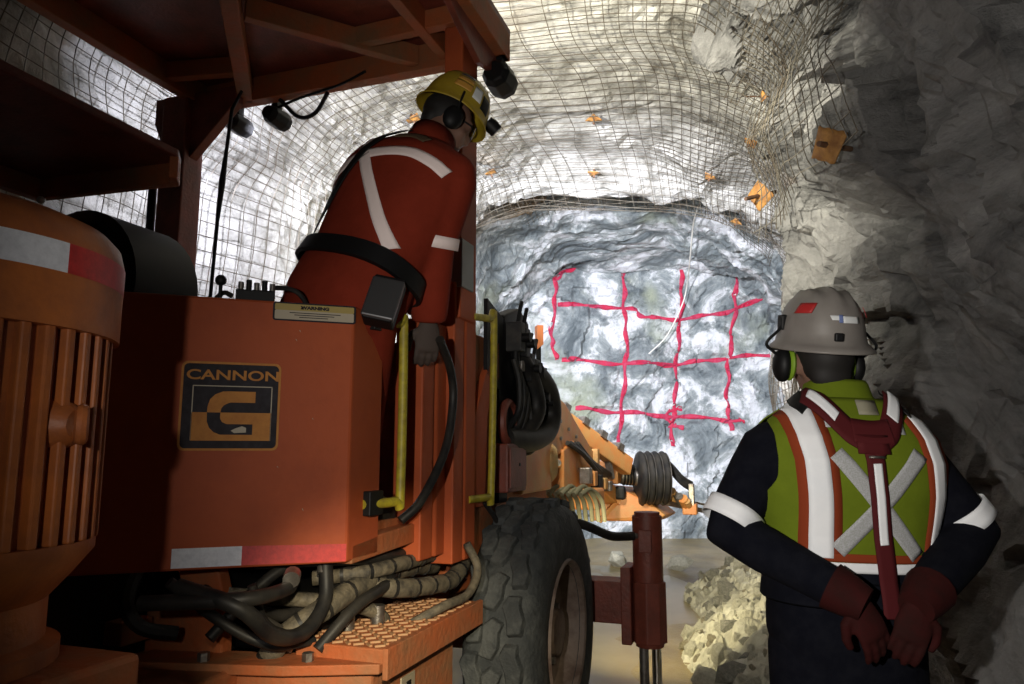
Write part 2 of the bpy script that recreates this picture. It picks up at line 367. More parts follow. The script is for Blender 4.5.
# ------------------------------------------------------------------ red survey lines on the face
M_PAINT = mat('red_spray_paint', (.50, .012, .055), .7, col2=(.42, .04, .10), scale=9)
mk = tag(empty('face_marking', (2.4, FACE_Y - .5, 3)), 'red spray-painted drill grid on the marbled tunnel face', 'marking')
K = FACE_Y / 14
LINES = [[(.74, 4.94), (.77, 4.31), (.69, 3.53), (.78, 3.11)], [(2.11, 4.94), (2.06, 4.12), (2.08, 3.34), (2.0, 2.39), (1.91, 1.36)],
 [(3.07, 5.14), (3.14, 4.31), (3.07, 3.34), (2.99, 2.39), (2.9, 1.54)], [(4.11, 4.9), (4.14, 4.12), (4.0, 3.15), (3.93, 2.39), (3.97, 1.82)],
 [(.77, 4.61), (1.22, 4.9), (2.1, 4.98), (3.07, 5.1), (4.14, 5.14), (4.52, 4.94), (4.89, 4.51), (4.94, 4.31)], [(.79, 4.12), (2.08, 4.08), (2.46, 3.92), (3.13, 3.88), (4.0, 4.02), (4.94, 4.35)],
 [(.86, 3.09), (2.06, 3.03), (3.1, 3.05), (3.96, 3.15), (4.88, 3.2), (5.3, 3.24)], [(1.09, 2.2), (1.94, 2.14), (2.98, 2.07), (4.01, 1.99), (4.2, 1.99)],
 [(3.12, 2.2), (2.92, 2.18), (2.84, 2.05), (2.92, 1.9), (3.12, 1.88)]]
for ln in LINES:
    P = catmull([((x + .04) * K, 0, 1.45 + (z - 1.45) * K) for x, z in ln], 26); b = MB(); V = []
    for i, p in enumerate(P):
        t = (P[min(i + 1, len(P) - 1)] - P[max(i - 1, 0)]).normalized(); n = Vector((-t.z, 0, t.x))
        w = .030 + .010 * math.sin(i * .45) + .006 * random.random()
        x0 = .02 * math.sin(i * .35 + p.x); c = p + Vector((x0, 0, .02 * math.sin(i * .23)))
        for e in (-1, -.4, .4, 1):
            q = c + n * w * e; V.append((q.x, float(face_y(np.array(q.x), np.array(q.z))) - .03 + (.012 if abs(e) == 1 else 0), q.z))
    b.add(V, [(i * 4 + k, i * 4 + 4 + k, i * 4 + 5 + k, i * 4 + 1 + k) for i in range(len(P) - 1) for k in range(3)])
    o = b.build('paint_line', M_PAINT); o.parent = mk; o.matrix_parent_inverse = Matrix.Translation(mk.location).inverted()
M_CORD = mat('pale_cord', (.75, .73, .66), .6)
cb = MB().tube([(2.43, 9.3, 4.6), (2.56, 10.1, 4.6), (2.72, 11.0, 4.35), (2.9, 12.0, 4.15), (2.85, 12.2, 3.85), (2.60, 12.3, 3.35), (2.3, 12.35, 3.05)], .011, 6, 8)
tag(cb.build('hanging_cord', M_CORD, smooth=True), 'thin pale cord hanging from the roof in front of the tunnel face', 'cord')

# ------------------------------------------------------------------ rubble pile
M_STONE = [rock_mat('broken_stone_%s' % n, [(.3, a), (.55, b), (.75, c)], 6, .3, .8, 14) for n, a, b, c in
           (('pale', (.40, .38, .29), (.58, .56, .45), (.72, .70, .60)), ('grey', (.18, .18, .15), (.33, .32, .27), (.48, .46, .38)), ('dun', (.22, .19, .13), (.38, .34, .24), (.52, .48, .36)))]
def pile_h(x, y):
    xb = 1.12 + .24 * (y - 4.9) + .08 * math.sin(y * 3.1); e = max(0, x - xb)
    fade = min(1, max(0, (y - 3.4) / 1.0)) * min(1, max(0, (9.2 - y) / 2.0))
    return (.75 * (1 - math.exp(-e * 1.3))) * fade
def stone_mesh(k):
    rnd = random.Random(k); bm = bmesh.new(); bmesh.ops.create_icosphere(bm, subdivisions=1, radius=1)
    sc = Vector((1, rnd.uniform(.6, .9), rnd.uniform(.5, .8))); pl = [(Vector((rnd.gauss(0, 1), rnd.gauss(0, 1), rnd.gauss(0, 1))).normalized(), rnd.uniform(.5, .8)) for _ in range(7)]
    for v in bm.verts:
        for n, d in pl:
            t = v.co.dot(n)
            if t > d: v.co -= n * (t - d)
        v.co = Vector((v.co.x * sc.x, v.co.y * sc.y, v.co.z * sc.z)) * 1.15
    me = bpy.data.meshes.new('stone'); bm.to_mesh(me); bm.free(); me.materials.append(M_STONE[k % 3]); return me
SM = [stone_mesh(k) for k in range(12)]
cnt = 0; tries = 0; placed = []
while cnt < 300:
    y = 4.2 + 4.8 * random.random() ** 1.3; x = 1.06 + .24 * (y - 4.9) + random.uniform(0, 1.05); h = pile_h(x, y)
    if h < .03 or x > float(x_right(np.array(y))) - .25 or (.45 < x < 1.45 and y < 3.0): continue
    if y < 5.3 and x > 1.6: continue
    r = random.choice((.035, .04, .05, .05, .06, .07, .09, .12)) * random.uniform(.8, 1.25); tries += 1
    if tries < 6000 and any((x - a_) ** 2 + (y - b_) ** 2 < (.8 * (r + c_)) ** 2 for a_, b_, c_ in placed): continue
    placed.append((x, y, r))
    o = bpy.data.objects.new('broken_rock', SM[random.choice((0, 3, 6, 9, 0, 3, 6, 9, 1, 4, 2, 5))]); COL.objects.link(o)
    o.location = (x, y, h + r * .15); o.scale = (r, r, r); o.rotation_euler = [random.uniform(0, 6.28) for _ in range(3)]
    tag(o, 'broken rock lying in the rubble pile along the right wall', 'rock', 'rocks of the rubble pile along the right wall'); cnt += 1
for (x, y, r, lab) in ((1.33, 9.6, .17, 'pale boulder alone in the puddle beside the outrigger jack'), (2.05, 9.3, .16, 'pale rock at the far end of the rubble, in the puddle'), (1.2, 4.75, .12, 'dark chunk of rock at the near foot of the rubble pile')):
    o = bpy.data.objects.new('loose_rock', SM[int(r * 100) % 3 * 3]); COL.objects.link(o); o.location = (x, y, r * .5); o.scale = (r * 1.3, r, r); o.rotation_euler = (.4, .2, x)
    tag(o, lab, 'rock')
# fine gravel between the stones
gx, gy = np.meshgrid(np.linspace(.95, 3.6, 170), np.linspace(3.4, 9.3, 330), indexing='ij')
gz = np.vectorize(pile_h)(gx, gy); a, b = warp(gx, gy, .3, .2, 61)
gz = np.where(gz > .005, gz + .05 * voro(a, b, .07, 62) + .07 * voro(b, a, .16, 63) - .06, -.06)
tag(grid_obj('gravel_bed', gx, gy, gz, M_STONE[0]), 'fine pale gravel heaped between the rubble rocks', 'gravel', kind='stuff')

# ================================================================== DRILL RIG
rig = empty('drill_jumbo', M=RIG_M)
tag(rig, 'orange drilling jumbo with canopy, logo cabinet, big tyre and boom', 'drill rig')
def P(name, m, mb, par=rig, **k): return mb.build(name, m, par, **k)
# chassis and deck
P('chassis', ORANGE_D, MB().box(-1.75, -.62, -2.95, 1.15, .48, .80), bevel=.012)
P('deck', ORANGE_D, MB().box(-1.9, -.40, -1.32, -.35, 1.14, 1.20), bevel=.006)
P('dark_underframe_fill', BLACK, MB().box(-1.75, -.78, -1.45, -.3, .8, 1.14))  # black block added so the gap beneath the cab goes dark
P('axle', RED_D, MB().cyl((-1.9, 0, .61), (-.3, 0, .61), .11))
# ---- wheel
tyre = P('tyre', TYRE, MB().lathe([(.30, -.02), (.33, .0), (.44, .012), (.53, .0), (.575, -.03), (.585, -.06), (.585, -.25), (.575, -.28), (.53, -.31), (.44, -.322), (.32, -.31)], 56,
         Matrix.Translation((0, 0, .61)) @ Matrix.Rotation(PI / 2, 4, 'Y')), smooth=True)
tyre['label'] = 'black heavy tread rubber tyre'
lug = None
for row, (x0, tw, ph) in enumerate(((-.075, .25, 0), (-.165, -.15, .5), (-.245, .22, .2))):
    for k in range(20):
        M = Matrix.Translation((0, 0, .61)) @ Matrix.Rotation(2 * PI * (k + ph) / 20, 4, 'X')
        key = ('lug', row)
        if k == 0:
            b = MB(); n = 4
            pts = [(-.042, -.078), (.02, -.085), (.044, -.03), (.036, .03), (.046, .07), (-.01, .085), (-.044, .05), (-.034, -.02)]
            c, s_ = math.cos(tw), math.sin(tw)
            pl = [(x0 + (p[0] * c - p[1] * s_), p[0] * s_ + p[1] * c) for p in pts]
            V = [(x, y, math.sqrt(.578 ** 2 - y * y)) for x, y in pl] + [(x0 + (x - x0) * .86, y * .88, math.sqrt(.612 ** 2 - y * y)) for x, y in pl]; n = 8
            b.add(V, [tuple(range(n, 2 * n))] + [(i, (i + 1) % n, n + (i + 1) % n, n + i) for i in range(n)])
            o = P('tread_lug', TYRE, b, tyre, bevel=.006, M=M); src = o
        else:
            o = src.copy(); COL.objects.link(o); o.parent = tyre; o.matrix_local = M
rim = P('wheel_rim', RIM, MB().lathe([(.335, -.005), (.325, .012), (.31, .005), (.30, -.03), (.285, -.10), (.20, -.115), (.19, -.10), (.11, -.10), (.10, -.04), (.0, -.035)], 40, Matrix.Translation((0, 0, .61)) @ Matrix.Rotation(PI / 2, 4, 'Y')), smooth=True)
for k in range(10):
    a = 2 * PI * k / 10; P('wheel_nut', STEEL, MB().tube([(-.115, .15 * math.cos(a), .61 + .15 * math.sin(a)), (-.075, .15 * math.cos(a), .61 + .15 * math.sin(a))], .018, 6), rim)
# ---- outrigger
beam = P('outrigger_beam', RED_D, MB().box(-.9, .17, .64, .82, .52, .74), bevel=.008)
P('flange', RED_D, MB().box(.13, .185, .62, .84, .42, .82), beam, bevel=.006)
jk = P('outrigger_jack', RED_D, MB().tube([(.265, .73, .40), (.265, .73, .44), (.265, .73, 1.09)], [.075, .082, .082], 24), smooth=True)
P('jack_sleeve', RED_D, MB().tube([(.265, .73, .42), (.265, .73, .74)], .095, 8), jk, bevel=.006)
P('jack_cap', RED_D, MB().cyl((.265, .73, 1.09), (.265, .73, 1.11), .07, 20), jk, smooth=True)
P('clamp_plate', RED_D, MB().box(.23, .30, .635, .66, .9, 1.02), jk, bevel=.004)
for s in (-.034, .034): P('jack_rod', CHROME if s > 0 else STEEL, MB().cyl((.265 + s, .73, .03), (.265 + s, .73, .42), .026), jk, smooth=True)
P('foot_plate', RED_D, MB().lathe([(0, .0), (.16, .0), (.16, .025), (.06, .05), (0, .05)], 20, Matrix.Translation((.265, .73, .01))), jk)
P('jack_hose', HOSE, MB().tube([(-.15, .25, 1.12), (.0, .38, 1.06), (.1, .5, 1.0), (.16, .62, .985), (.2, .66, .985)], .024, 10, 5), jk, smooth=True)
P('hose_fitting', STEEL, MB().cyl((.17, .64, .985), (.24, .68, .985), .016), jk)

# ---- logo cabinet (oblique panel)
PB = Vector((-.345, -1.39, 0)); PE = Vector((-.778, -.628, 0)); PN = Vector((.628, -.778, 0))
def pp(s, z, off=0): q = PB + PE * s + PN * off; return Vector((q.x, q.y, z))
A = PB + PE * .95
poly = [A, PB, Vector((-.345, -1.19, 0)), Vector((-.39, -1.19, 0)), PB + Vector((-.045, .0, 0)) - PN * .08 + PE * .02, A - PN * .10]
cab = P('side_cabinet', ORANGE, MB().prism([(p.x, p.y, 1.10) for p in poly], (0, 0, .82)), bevel=.008)
cab['label'] = 'flat orange cabinet panel with black emblem plate'
def decal(name, m, pts, off, th=.0012, lab=None):
    o = P(name, m, MB().prism([pp(s, z, off) for s, z in pts], tuple(PN * th)), cab)
    if lab: o['label'] = lab
    return o
def rr(s0, s1, z0, z1, r=.012, n=4):
    out = []
    for cx, cz, a0 in ((s1 - r, z1 - r, 0), (s0 + r, z1 - r, 90), (s0 + r, z0 + r, 180), (s1 - r, z0 + r, 270)):
        out += [(cx + r * math.cos(math.radians(a0 + 90 * i / n)), cz + r * math.sin(math.radians(a0 + 90 * i / n))) for i in range(n + 1)]
    return out
D_BLK = mat('decal_black', (.016, .012, .016), .6, spec=.2, col2=(.03, .026, .032), scale=30); D_ORG = mat('decal_orange', (.56, .24, .055), .6, spec=.2, col2=(.48, .19, .045), scale=30)
D_CRM = mat('decal_cream', (.42, .36, .26), .5); D_YEL = mat('decal_yellow', (.36, .27, .07), .5)
decal('emblem_border', D_ORG, rr(.222, .510, 1.448, 1.718, .018), .0005)
decal('emblem_plate', D_BLK, rr(.229, .503, 1.455, 1.711, .014), .0018, lab='black square plate with orange block letter emblem and name')
s0, s1, z0, z1 = .246, .476, 1.478, 1.645; zm = 1.563
for q in ([(s0, z1), (s1, z1), (s1, z1 - .003), (s0, z1 - .003)], [(s0, z0), (s0 + .003, z0), (s0 + .003, z1), (s0, z1)], [(s1, z0), (s1 - .003, z0), (s1 - .003, z1), (s1, z1)]): decal('emblem_line', D_CRM, q, .0032)
def arcp(cs, cz, r, a0, a1, n=6): return [(cs - r * math.cos(math.radians(a0 + (a1 - a0) * i / n)), cz + r * math.sin(math.radians(a0 + (a1 - a0) * i / n))) for i in range(n + 1)]
# G: upper hook on black, lower half reversed on an orange block (s grows leftwards)
decal('emblem_letter', D_ORG, [(.295, 1.628), (.295, 1.594)] + [(.365, 1.594)] + arcp(.365, zm + .006, .025, 90, 180)[0:0] + [(.372, 1.592), (.385, 1.585), (.392, 1.575), (.394, zm), (.432, zm), (.431, 1.582), (.425, 1.603), (.411, 1.618), (.390, 1.627), (.372, 1.628)], .0032)
decal('emblem_block', D_ORG, [(s1, zm), (.432, zm), (.431, 1.535), (.424, 1.517), (.410, 1.503), (.392, 1.496), (.30, 1.496), (.30, z0), (s1, z0)], .0032)
decal('emblem_block', D_ORG, [(.394, zm), (s0, zm), (s0, z0), (.30, z0), (.30, 1.528), (.375, 1.528), (.388, 1.534), (.394, 1.545)], .0032)
decal('emblem_wear', D_CRM, [(.318, 1.503), (.318, 1.517), (.33, 1.522), (.35, 1.515), (.362, 1.508), (.352, 1.501)], .0034)
def text(s, body, size, sx, material, M, name):
    c = bpy.data.curves.new(name, 'FONT'); c.body = body; c.size = size; c.extrude = .0006; c.align_x = 'CENTER'; c.align_y = 'CENTER'; c.offset = .0009
    t = bpy.data.objects.new(name, c); COL.objects.link(t); dg = bpy.context.evaluated_depsgraph_get()
    me = bpy.data.meshes.new_from_object(t.evaluated_get(dg)); bpy.data.objects.remove(t)
    me.materials.clear(); me.materials.append(material); o = bpy.data.objects.new(name, me); COL.objects.link(o); o.parent = s
    o.matrix_local = M @ Matrix.Diagonal((sx, 1, 1, 1)); return o
def panM(s, z, off):
    q = pp(s, z, off); X = -PE; Z = PN; Yv = Vector((0, 0, 1))
    return Matrix(((X.x, Yv.x, Z.x, q.x), (X.y, Yv.y, Z.y, q.y), (X.z, Yv.z, Z.z, q.z), (0, 0, 0, 1)))
text(cab, 'CANNON', .042, 1.42, D_ORG, panM(.361, 1.676, .0034), 'name_lettering')
decal('warning_border', D_BLK, rr(-.004, .256, 1.858, 1.918, .008), .0006)
decal('warning_header', D_YEL, rr(.002, .250, 1.892, 1.913, .004), .0018); decal('warning_plate', D_CRM, rr(.002, .250, 1.863, 1.892, .004), .0018, lab='cream and yellow warning label with small black print')
text(cab, 'WARNING', .014, 1.3, D_BLK, panM(.126, 1.902, .003), 'warning_word')
for i in range(3): decal('print_line', D_BLK, [(.045 + .02 * i, 1.886 - .007 * i), (.205 - .015 * i, 1.886 - .007 * i), (.205 - .015 * i, 1.8835 - .007 * i), (.045 + .02 * i, 1.8835 - .007 * i)], .003, .0006)
decal('warning_triangle', D_BLK, [(.160, 1.897), (.172, 1.897), (.166, 1.908)], .003, .0006)
decal('reflective_tape', WHITE_T, [(.312, 1.108), (.505, 1.108), (.505, 1.164), (.312, 1.164)], .001, lab='white reflective strip')
decal('reflective_tape', RED_T, [(.003, 1.105), (.312, 1.108), (.312, 1.164), (.003, 1.158)], .001, lab='red reflective strip')
for (sx_, z_, l_) in ((.17, 1.83, .008), (.18, 1.80, .007), (.12, 1.55, .006), (.22, 1.40, .006), (.14, 1.27, .008)): decal('paint_chip', D_CRM, [(sx_, z_), (sx_ + .003, z_), (sx_ - .002, z_ - l_)], .0006, .0004)
# handrails
P('handrail', YELLOW, MB().tube([(-.345, -1.25, 1.885), (-.30, -1.16, 1.895), (-.295, -1.135, 1.885), (-.295, -1.135, 1.30), (-.30, -1.16, 1.275), (-.35, -1.30, 1.272)], .0165, 12, 4), smooth=True)
for z in (1.89, 1.27): P('rail_bracket', BLACK, MB().box(-.352, -.318, -1.30, -1.21, z - .035, z + .045), bevel=.004)
P('handrail', YELLOW, MB().tube([(-.28, -.52, 2.03), (-.26, -.36, 2.045), (-.255, -.315, 2.03), (-.255, -.345, 1.27), (-.26, -.37, 1.245), (-.29, -.53, 1.242)], .0165, 12, 4), smooth=True)
# sill and cab floor edge
P('door_sill', ORANGE_D, MB().prism([(-.345, -1.36, 1.09), (-.345, -.63, 1.12), (-.345, -.63, 1.19), (-.345, -1.19, 1.165), (-.345, -1.36, 1.15)], (-.06, 0, 0)), bevel=.005)
# post, columns
post = P('canopy_post', ORANGE, MB().box(-.36, -.27, -.68, -.5, 2.0, 3.32), bevel=.008)
P('post_cover', GREYP, MB().box(-.31, -.262, -.685, -.55, 2.13, 2.34), post, bevel=.004)
for z in (2.45, 2.62, 2.8, 2.95): P('post_bolt', STEEL, MB().cyl((-.30, -.5, z), (-.30, -.488, z), .012, 6), post)
colm = P('corner_column', ORANGE, MB().prism([(-.40, -.70, 1.0), (-.285, -.70, 1.0), (-.285, -.60, 1.0), (-.30, -.585, 1.0), (-.285, -.57, 1.0), (-.285, -.46, 1.0), (-.40, -.46, 1.0)], (0, 0, 1.15)), bevel=.006)
P('door_column', ORANGE, MB().prism([(-.44, -.92, 1.04), (-.32, -.92, 1.04), (-.32, -.82, 1.04), (-.335, -.80, 1.04), (-.32, -.78, 1.04), (-.32, -.70, 1.04), (-.44, -.70, 1.04)], (0, 0, .92)), bevel=.006)
side = P('front_side_panel', ORANGE_D, MB().prism([(-.33, -.46, 1.02), (-.33, -.28, .92), (-.33, -.06, 1.15), (-.33, -.06, 1.84), (-.33, -.2, 1.98), (-.33, -.46, 1.98)], (-.05, 0, 0)), bevel=.006)
P('gusset', ORANGE, MB().prism([(-.30, -.46, 1.55), (-.30, -.30, 1.8), (-.30, -.12, 1.98), (-.30, -.12, 1.80), (-.30, -.27, 1.62), (-.30, -.30, 1.2), (-.30, -.46, 1.2)], (-.03, 0, 0)), side, bevel=.004)
P('data_plate', mat('data_plate', (.35, .34, .30), .5), MB().box(-.3295, -.325, -.37, -.28, 1.34, 1.45), side)
jb = P('junction_box', RED_D, MB().box(-.34, -.24, -.16, .12, 1.25, 1.48), bevel=.008)
P('box_lid', RED_D, MB().box(-.243, -.232, -.14, .10, 1.27, 1.46), jb, bevel=.004)
P('lid_screw', BLACK, MB().cyl((-.235, -.01, 1.38), (-.228, -.01, 1.38), .008), jb)
gb = P('gauge_housing', RED_D, MB().torus((-.28, -.04, 1.585), (1, 0, 0), .095, .022, 24, 8), smooth=True)
P('gauge_face', BLACK, MB().cyl((-.31, -.04, 1.585), (-.275, -.04, 1.585), .09, 24), gb)
P('column_cable', HOSE, MB().tube([(-.22, -.99, 1.86), (-.24, -.84, 1.76), (-.25, -.79, 1.64), (-.25, -.86, 1.45), (-.28, -1.0, 1.27), (-.33, -1.06, 1.20)], .017, 10, 6), smooth=True)
P('column_cable', HOSE, MB().tube([(-.28, -.36, 1.22), (-.25, -.28, 1.13), (-.24, -.22, 1.02), (-.28, -.30, .93)], .012, 8, 5), smooth=True)
ds_ = P('dash_console', RED_D, MB().prism([(-1.15, -.40, 1.2), (-.50, -.40, 1.2), (-.50, -.40, 1.98), (-1.15, -.40, 1.90)], (0, .06, 0)), bevel=.008)
P('dash_duct', BLACK, MB().box(-.62, -.50, -.47, -.41, 1.2, 1.95), ds_); P('dash_panel', ORANGE_D, MB().box(-.58, -.50, -.52, -.47, 1.55, 1.70), ds_, bevel=.006)
for k in range(4): P('dash_hose', HOSE, MB().tube([(-.50 + .02 * k, -.50 - .03 * k, 1.2), (-.49, -.52, 1.5), (-.5 + .03 * k, -.48, 1.9)], .014, 8, 5), ds_, smooth=True)
# ---- lower body with step
body = P('lower_body', ORANGE_D, MB().prism([(-.95, -1.62, .3), (-.48, -1.50, .3), (-.24, -1.40, .3), (-.24, -.78, .3), (-.95, -.78, .3)], (0, 0, .50)), bevel=.01)
P('body_lip', ORANGE_D, MB().prism([(-.97, -1.66, .79), (-.46, -1.54, .79), (-.20, -1.43, .79), (-.20, -1.36, .79), (-.52, -1.40, .79), (-.97, -1.50, .79)], (0, 0, .03)), body, bevel=.004)
P('seam', BLACK, MB().box(-.645, -.640, -1.545, -1.54, .3, .78), body)
P('latch_plate', mat('latch_metal', (.42, .36, .26), .5, .4), MB().box(-.239, -.232, -1.22, -1.12, .60, .72), body, bevel=.004)
P('latch_slot', BLACK, MB().box(-.233, -.229, -1.185, -1.155, .64, .70), body)
P('paper_label', D_CRM, MB().box(-.239, -.235, -1.12, -.96, .43, .55), body)
for x, y in ((-.42, -1.47), (-.72, -1.57)): P('lip_bolt', STEEL, MB().tube([(x, y, .82), (x, y, .845)], .018, 6), body)
stp = P('step_plate', ORANGE_D, MB().box(-.50, -.175, -1.42, -.66, .815, .86), bevel=.005)
P('step_rim', ORANGE_D, MB().box(-.19, -.172, -1.43, -.65, .775, .865), stp, bevel=.003)
tb = MB().box(-.016, .016, -.0045, .0045, 0, .006); t0 = None
M_TREAD = mat('worn_tread', (.36, .15, .06), .6, col2=(.36, .27, .15), scale=9)
for i in range(8):
    for j in range(20):
        M = Matrix.Translation((-.477 + .037 * i, -1.395 + .037 * j, .86)) @ Matrix.Rotation(.7 if (i + j) % 2 else -.7, 4, 'Z')
        if t0 is None: t0 = P('tread_bar', M_TREAD, tb, stp, M=M)
        else: o = t0.copy(); COL.objects.link(o); o.parent = stp; o.matrix_local = M
# ---- hoses under the cabinet
def hose(pts, r, m=HOSE, name='hydraulic_hose'): return P(name, m, MB().tube(pts, r, 10, 6), smooth=True)
HS = [([(-.62, -1.80, 1.08), (-.44, -1.77, 1.03), (-.42, -1.64, .93), (-.42, -1.49, .91), (-.42, -1.39, .98), (-.44, -1.36, 1.09)], .023),
 ([(-.70, -1.85, 1.04), (-.44, -1.76, 1.05), (-.42, -1.60, 1.05), (-.52, -1.42, 1.04), (-.62, -1.3, 1.02)], .021), ([(-.62, -1.48, 1.10), (-.44, -1.34, 1.10), (-.40, -1.08, 1.075), (-.40, -.84, 1.06), (-.42, -.56, 1.06)], .022),
 ([(-.7, -1.5, 1.0), (-.5, -1.35, .97), (-.42, -1.2, .93), (-.38, -1.1, .88), (-.38, -1.05, .82)], .024), ([(-.6, -1.6, 1.0), (-.55, -1.4, .93), (-.5, -1.2, .98), (-.5, -.9, 1.0)], .02),
 ([(-.7, -1.75, 1.08), (-.62, -1.62, .95), (-.5, -1.55, .88), (-.45, -1.4, .86)], .016), ([(-.42, -1.42, .84), (-.36, -1.30, .95), (-.37, -1.09, .98), (-.42, -.9, 1.02)], .02),
 ([(-.30, -1.06, .84), (-.21, -.95, .893), (-.2, -.74, .90), (-.2, -.64, .98), (-.24, -.66, 1.08)], .017), ([(-.66, -1.62, .9), (-.6, -1.5, 1.02), (-.55, -1.42, 1.08), (-.5, -1.3, 1.1)], .018),
 ([(-.8, -1.5, 1.0), (-.7, -1.3, .93), (-.6, -1.0, .97), (-.5, -.7, 1.0)], .028), ([(-.52, -1.62, 1.06), (-.5, -1.58, .95), (-.48, -1.5, .9), (-.46, -1.4, .88)], .014)]
for k, (p, r) in enumerate(HS): hose(p, r, HOSE_T if k in (3, 7) else HOSE)
def wrapped(pts, r):
    o = hose(pts, r, HOSE_T, 'wrapped_hose_bundle'); c = catmull(pts, 6)
    for i in range(3, len(c) - 2, 3):
        t = (c[i + 1] - c[i - 1]).normalized(); P('binding_tape', HOSE, MB().tube([c[i] - t * .006, c[i] + t * .006], r * 1.07, 10), o, smooth=True)
wrapped([(-.60, -1.46, .76), (-.53, -1.45, .87), (-.44, -1.36, .95), (-.42, -1.11, 1.0), (-.42, -.8, 1.0), (-.44, -.55, .97)], .037)
wrapped([(-.50, -1.16, 1.0), (-.36, -1.05, .965), (-.32, -.83, .94), (-.32, -.62, .93), (-.34, -.43, .98)], .034)
wrapped([(-.56, -1.25, 1.02), (-.40, -1.15, 1.035), (-.36, -.95, 1.04), (-.38, -.7, 1.03), (-.42, -.5, 1.0)], .026)
for p, q in (((-.44, -1.365, 1.06), (-.445, -1.355, 1.10)), ((-.41, -1.585, 1.075), (-.43, -1.55, 1.085)), ((-.52, -1.45, .84), (-.50, -1.42, .90)), ((-.42, -1.25, .86), (-.42, -1.25, .93)), ((-.38, -1.12, .86), (-.38, -1.12, .92))):
    P('hose_fitting', STEEL, MB().cyl(p, q, .025, 12), smooth=True)
P('pipe', STEEL, MB().cyl((-.60, -1.62, 1.02), (-.50, -1.42, .87), .011), smooth=True)
P('manifold', BLACK, MB().box(-.85, -.5, -1.35, -.85, .80, .98), bevel=.01)
# ---- rear frame, dark lower left
P('rear_plate', ORANGE_D, MB().prism([(-1.0, -1.52, .5), (-.73, -1.48, .5), (-.73, -1.48, .98), (-.77, -1.48, 1.10), (-.92, -1.50, 1.10), (-.86, -1.50, .97), (-1.0, -1.52, .95)], (0, .05, 0)), bevel=.006)
P('frame_beam', ORANGE_D, MB().box(-1.45, -.95, -1.66, -1.54, .86, .93), bevel=.006)
P('frame_beam', ORANGE_D, MB().box(-1.30, -1.16, -2.0, -1.88, .75, .98), bevel=.006)
P('engine_block', BLACK, MB().box(-1.7, -1.02, -1.95, -1.2, .8, 1.35), bevel=.02)
P('engine_hose', HOSE, MB().tube([(-.95, -1.62, 1.08), (-.90, -1.70, 1.0), (-.86, -1.68, .93), (-.80, -1.6, .9)], .022, 8, 5), smooth=True)
# ---- electric motor, rear right
mc = Vector((-.512, -2.565, 0)); MM = Matrix.Translation(mc + Vector((0, 0, .012))) @ Matrix.Rotation(RIG_A, 4, 'Z')
mo = P('electric_motor', ORANGE_M, MB().lathe([(0, 1.26), (.262, 1.26), (.268, 1.30), (.268, 1.66), (0, 1.66)], 48, MM), smooth=True)
mo['label'] = 'orange ribbed electric motor with smooth domed cap'
fb = MB().box(.262, .289, -.009, .009, 1.275, 1.655); f0 = None
for k in range(26):
    M = MM @ Matrix.Rotation(math.radians(-165 + 8.6 * k), 4, 'Z')
    if f0 is None: f0 = P('cooling_fin', ORANGE_M, fb, mo, M=M, bevel=.004)
    else: o = f0.copy(); COL.objects.link(o); o.parent = mo; o.matrix_local = M
P('fan_cap', ORANGE_M, MB().lathe([(.272, 1.648), (.300, 1.648), (.300, 1.80), (.292, 1.83), (.27, 1.853), (.22, 1.875), (0, 1.885)], 64, MM), mo, smooth=True)
d = math.radians
P('reflective_tape', WHITE_T, MB().lathe([(.3012, 1.742), (.3012, 1.795)], 40, MM, d(-140), d(-17)), mo, smooth=True)['label'] = 'silver reflective band'
P('reflective_tape', RED_T, MB().lathe([(.3012, 1.742), (.3012, 1.795)], 30, MM, d(-17), d(60)), mo, smooth=True)['label'] = 'red reflective band'
P('motor_bell', ORANGE_M, MB().lathe([(0, 1.275), (.285, 1.275), (.285, 1.255), (.25, 1.21), (.215, 1.17), (.215, 1.10), (.24, 1.09), (.24, 1.06), (0, 1.06)], 48, MM), mo, smooth=True)
lg = MM @ Matrix.Rotation(d(-8), 4, 'Z')
P('lifting_lug', ORANGE_M, MB().add(*(lambda b: (b.v, b.f))(MB().tube([(.262, .0, 1.482), (.29, .0, 1.482), (.302, .0, 1.482)], [.05, .036, .026], 10))).torus((.312, .0, 1.482), (1, .75, 0), .026, .011, 18, 8), mo, smooth=True, M=lg)
P('motor_mount', ORANGE_D, MB().prism([(-.75, -2.8, .8), (-.22, -2.8, .8), (-.22, -2.32, .8), (-.75, -2.32, .8)], (0, 0, .27)), bevel=.012)
P('mount_plate', mat('mount_olive', (.20, .13, .04), .6), MB().prism([(-.55, -2.31, .8), (-.26, -2.31, .8), (-.33, -2.31, 1.06), (-.55, -2.31, 1.06)], (0, .01, 0)))
# ---- lower hood at rear left
hd = P('rear_hood', RED_D, MB().prism([(-.955, -3.1, 2.45), (-.955, -1.56, 2.45), (-1.01, -1.49, 2.45), (-1.62, -1.53, 2.45), (-1.62, -3.1, 2.45)], (0, 0, .03)), bevel=.008)
P('hood_lip', ORANGE_D, MB().prism([(-.955, -1.56, 2.375), (-1.01, -1.49, 2.375), (-1.62, -1.53, 2.375), (-1.62, -1.56, 2.375), (-1.02, -1.53, 2.375), (-.975, -1.58, 2.375)], (0, 0, .08)), hd, bevel=.004)
P('hood_lip', ORANGE_D, MB().box(-1.64, -1.60, -3.1, -1.53, 2.375, 2.455), hd, bevel=.004)
P('hood_bolt', mat('bolt_white', (.7, .68, .62), .5), MB().ball((-1.58, -1.565, 2.365), .015), hd)
for u in (-2.9, -1.75): P('hood_leg', ORANGE_D, MB().box(-1.66, -1.60, u - .04, u + .04, .7, 2.45), hd, bevel=.005)
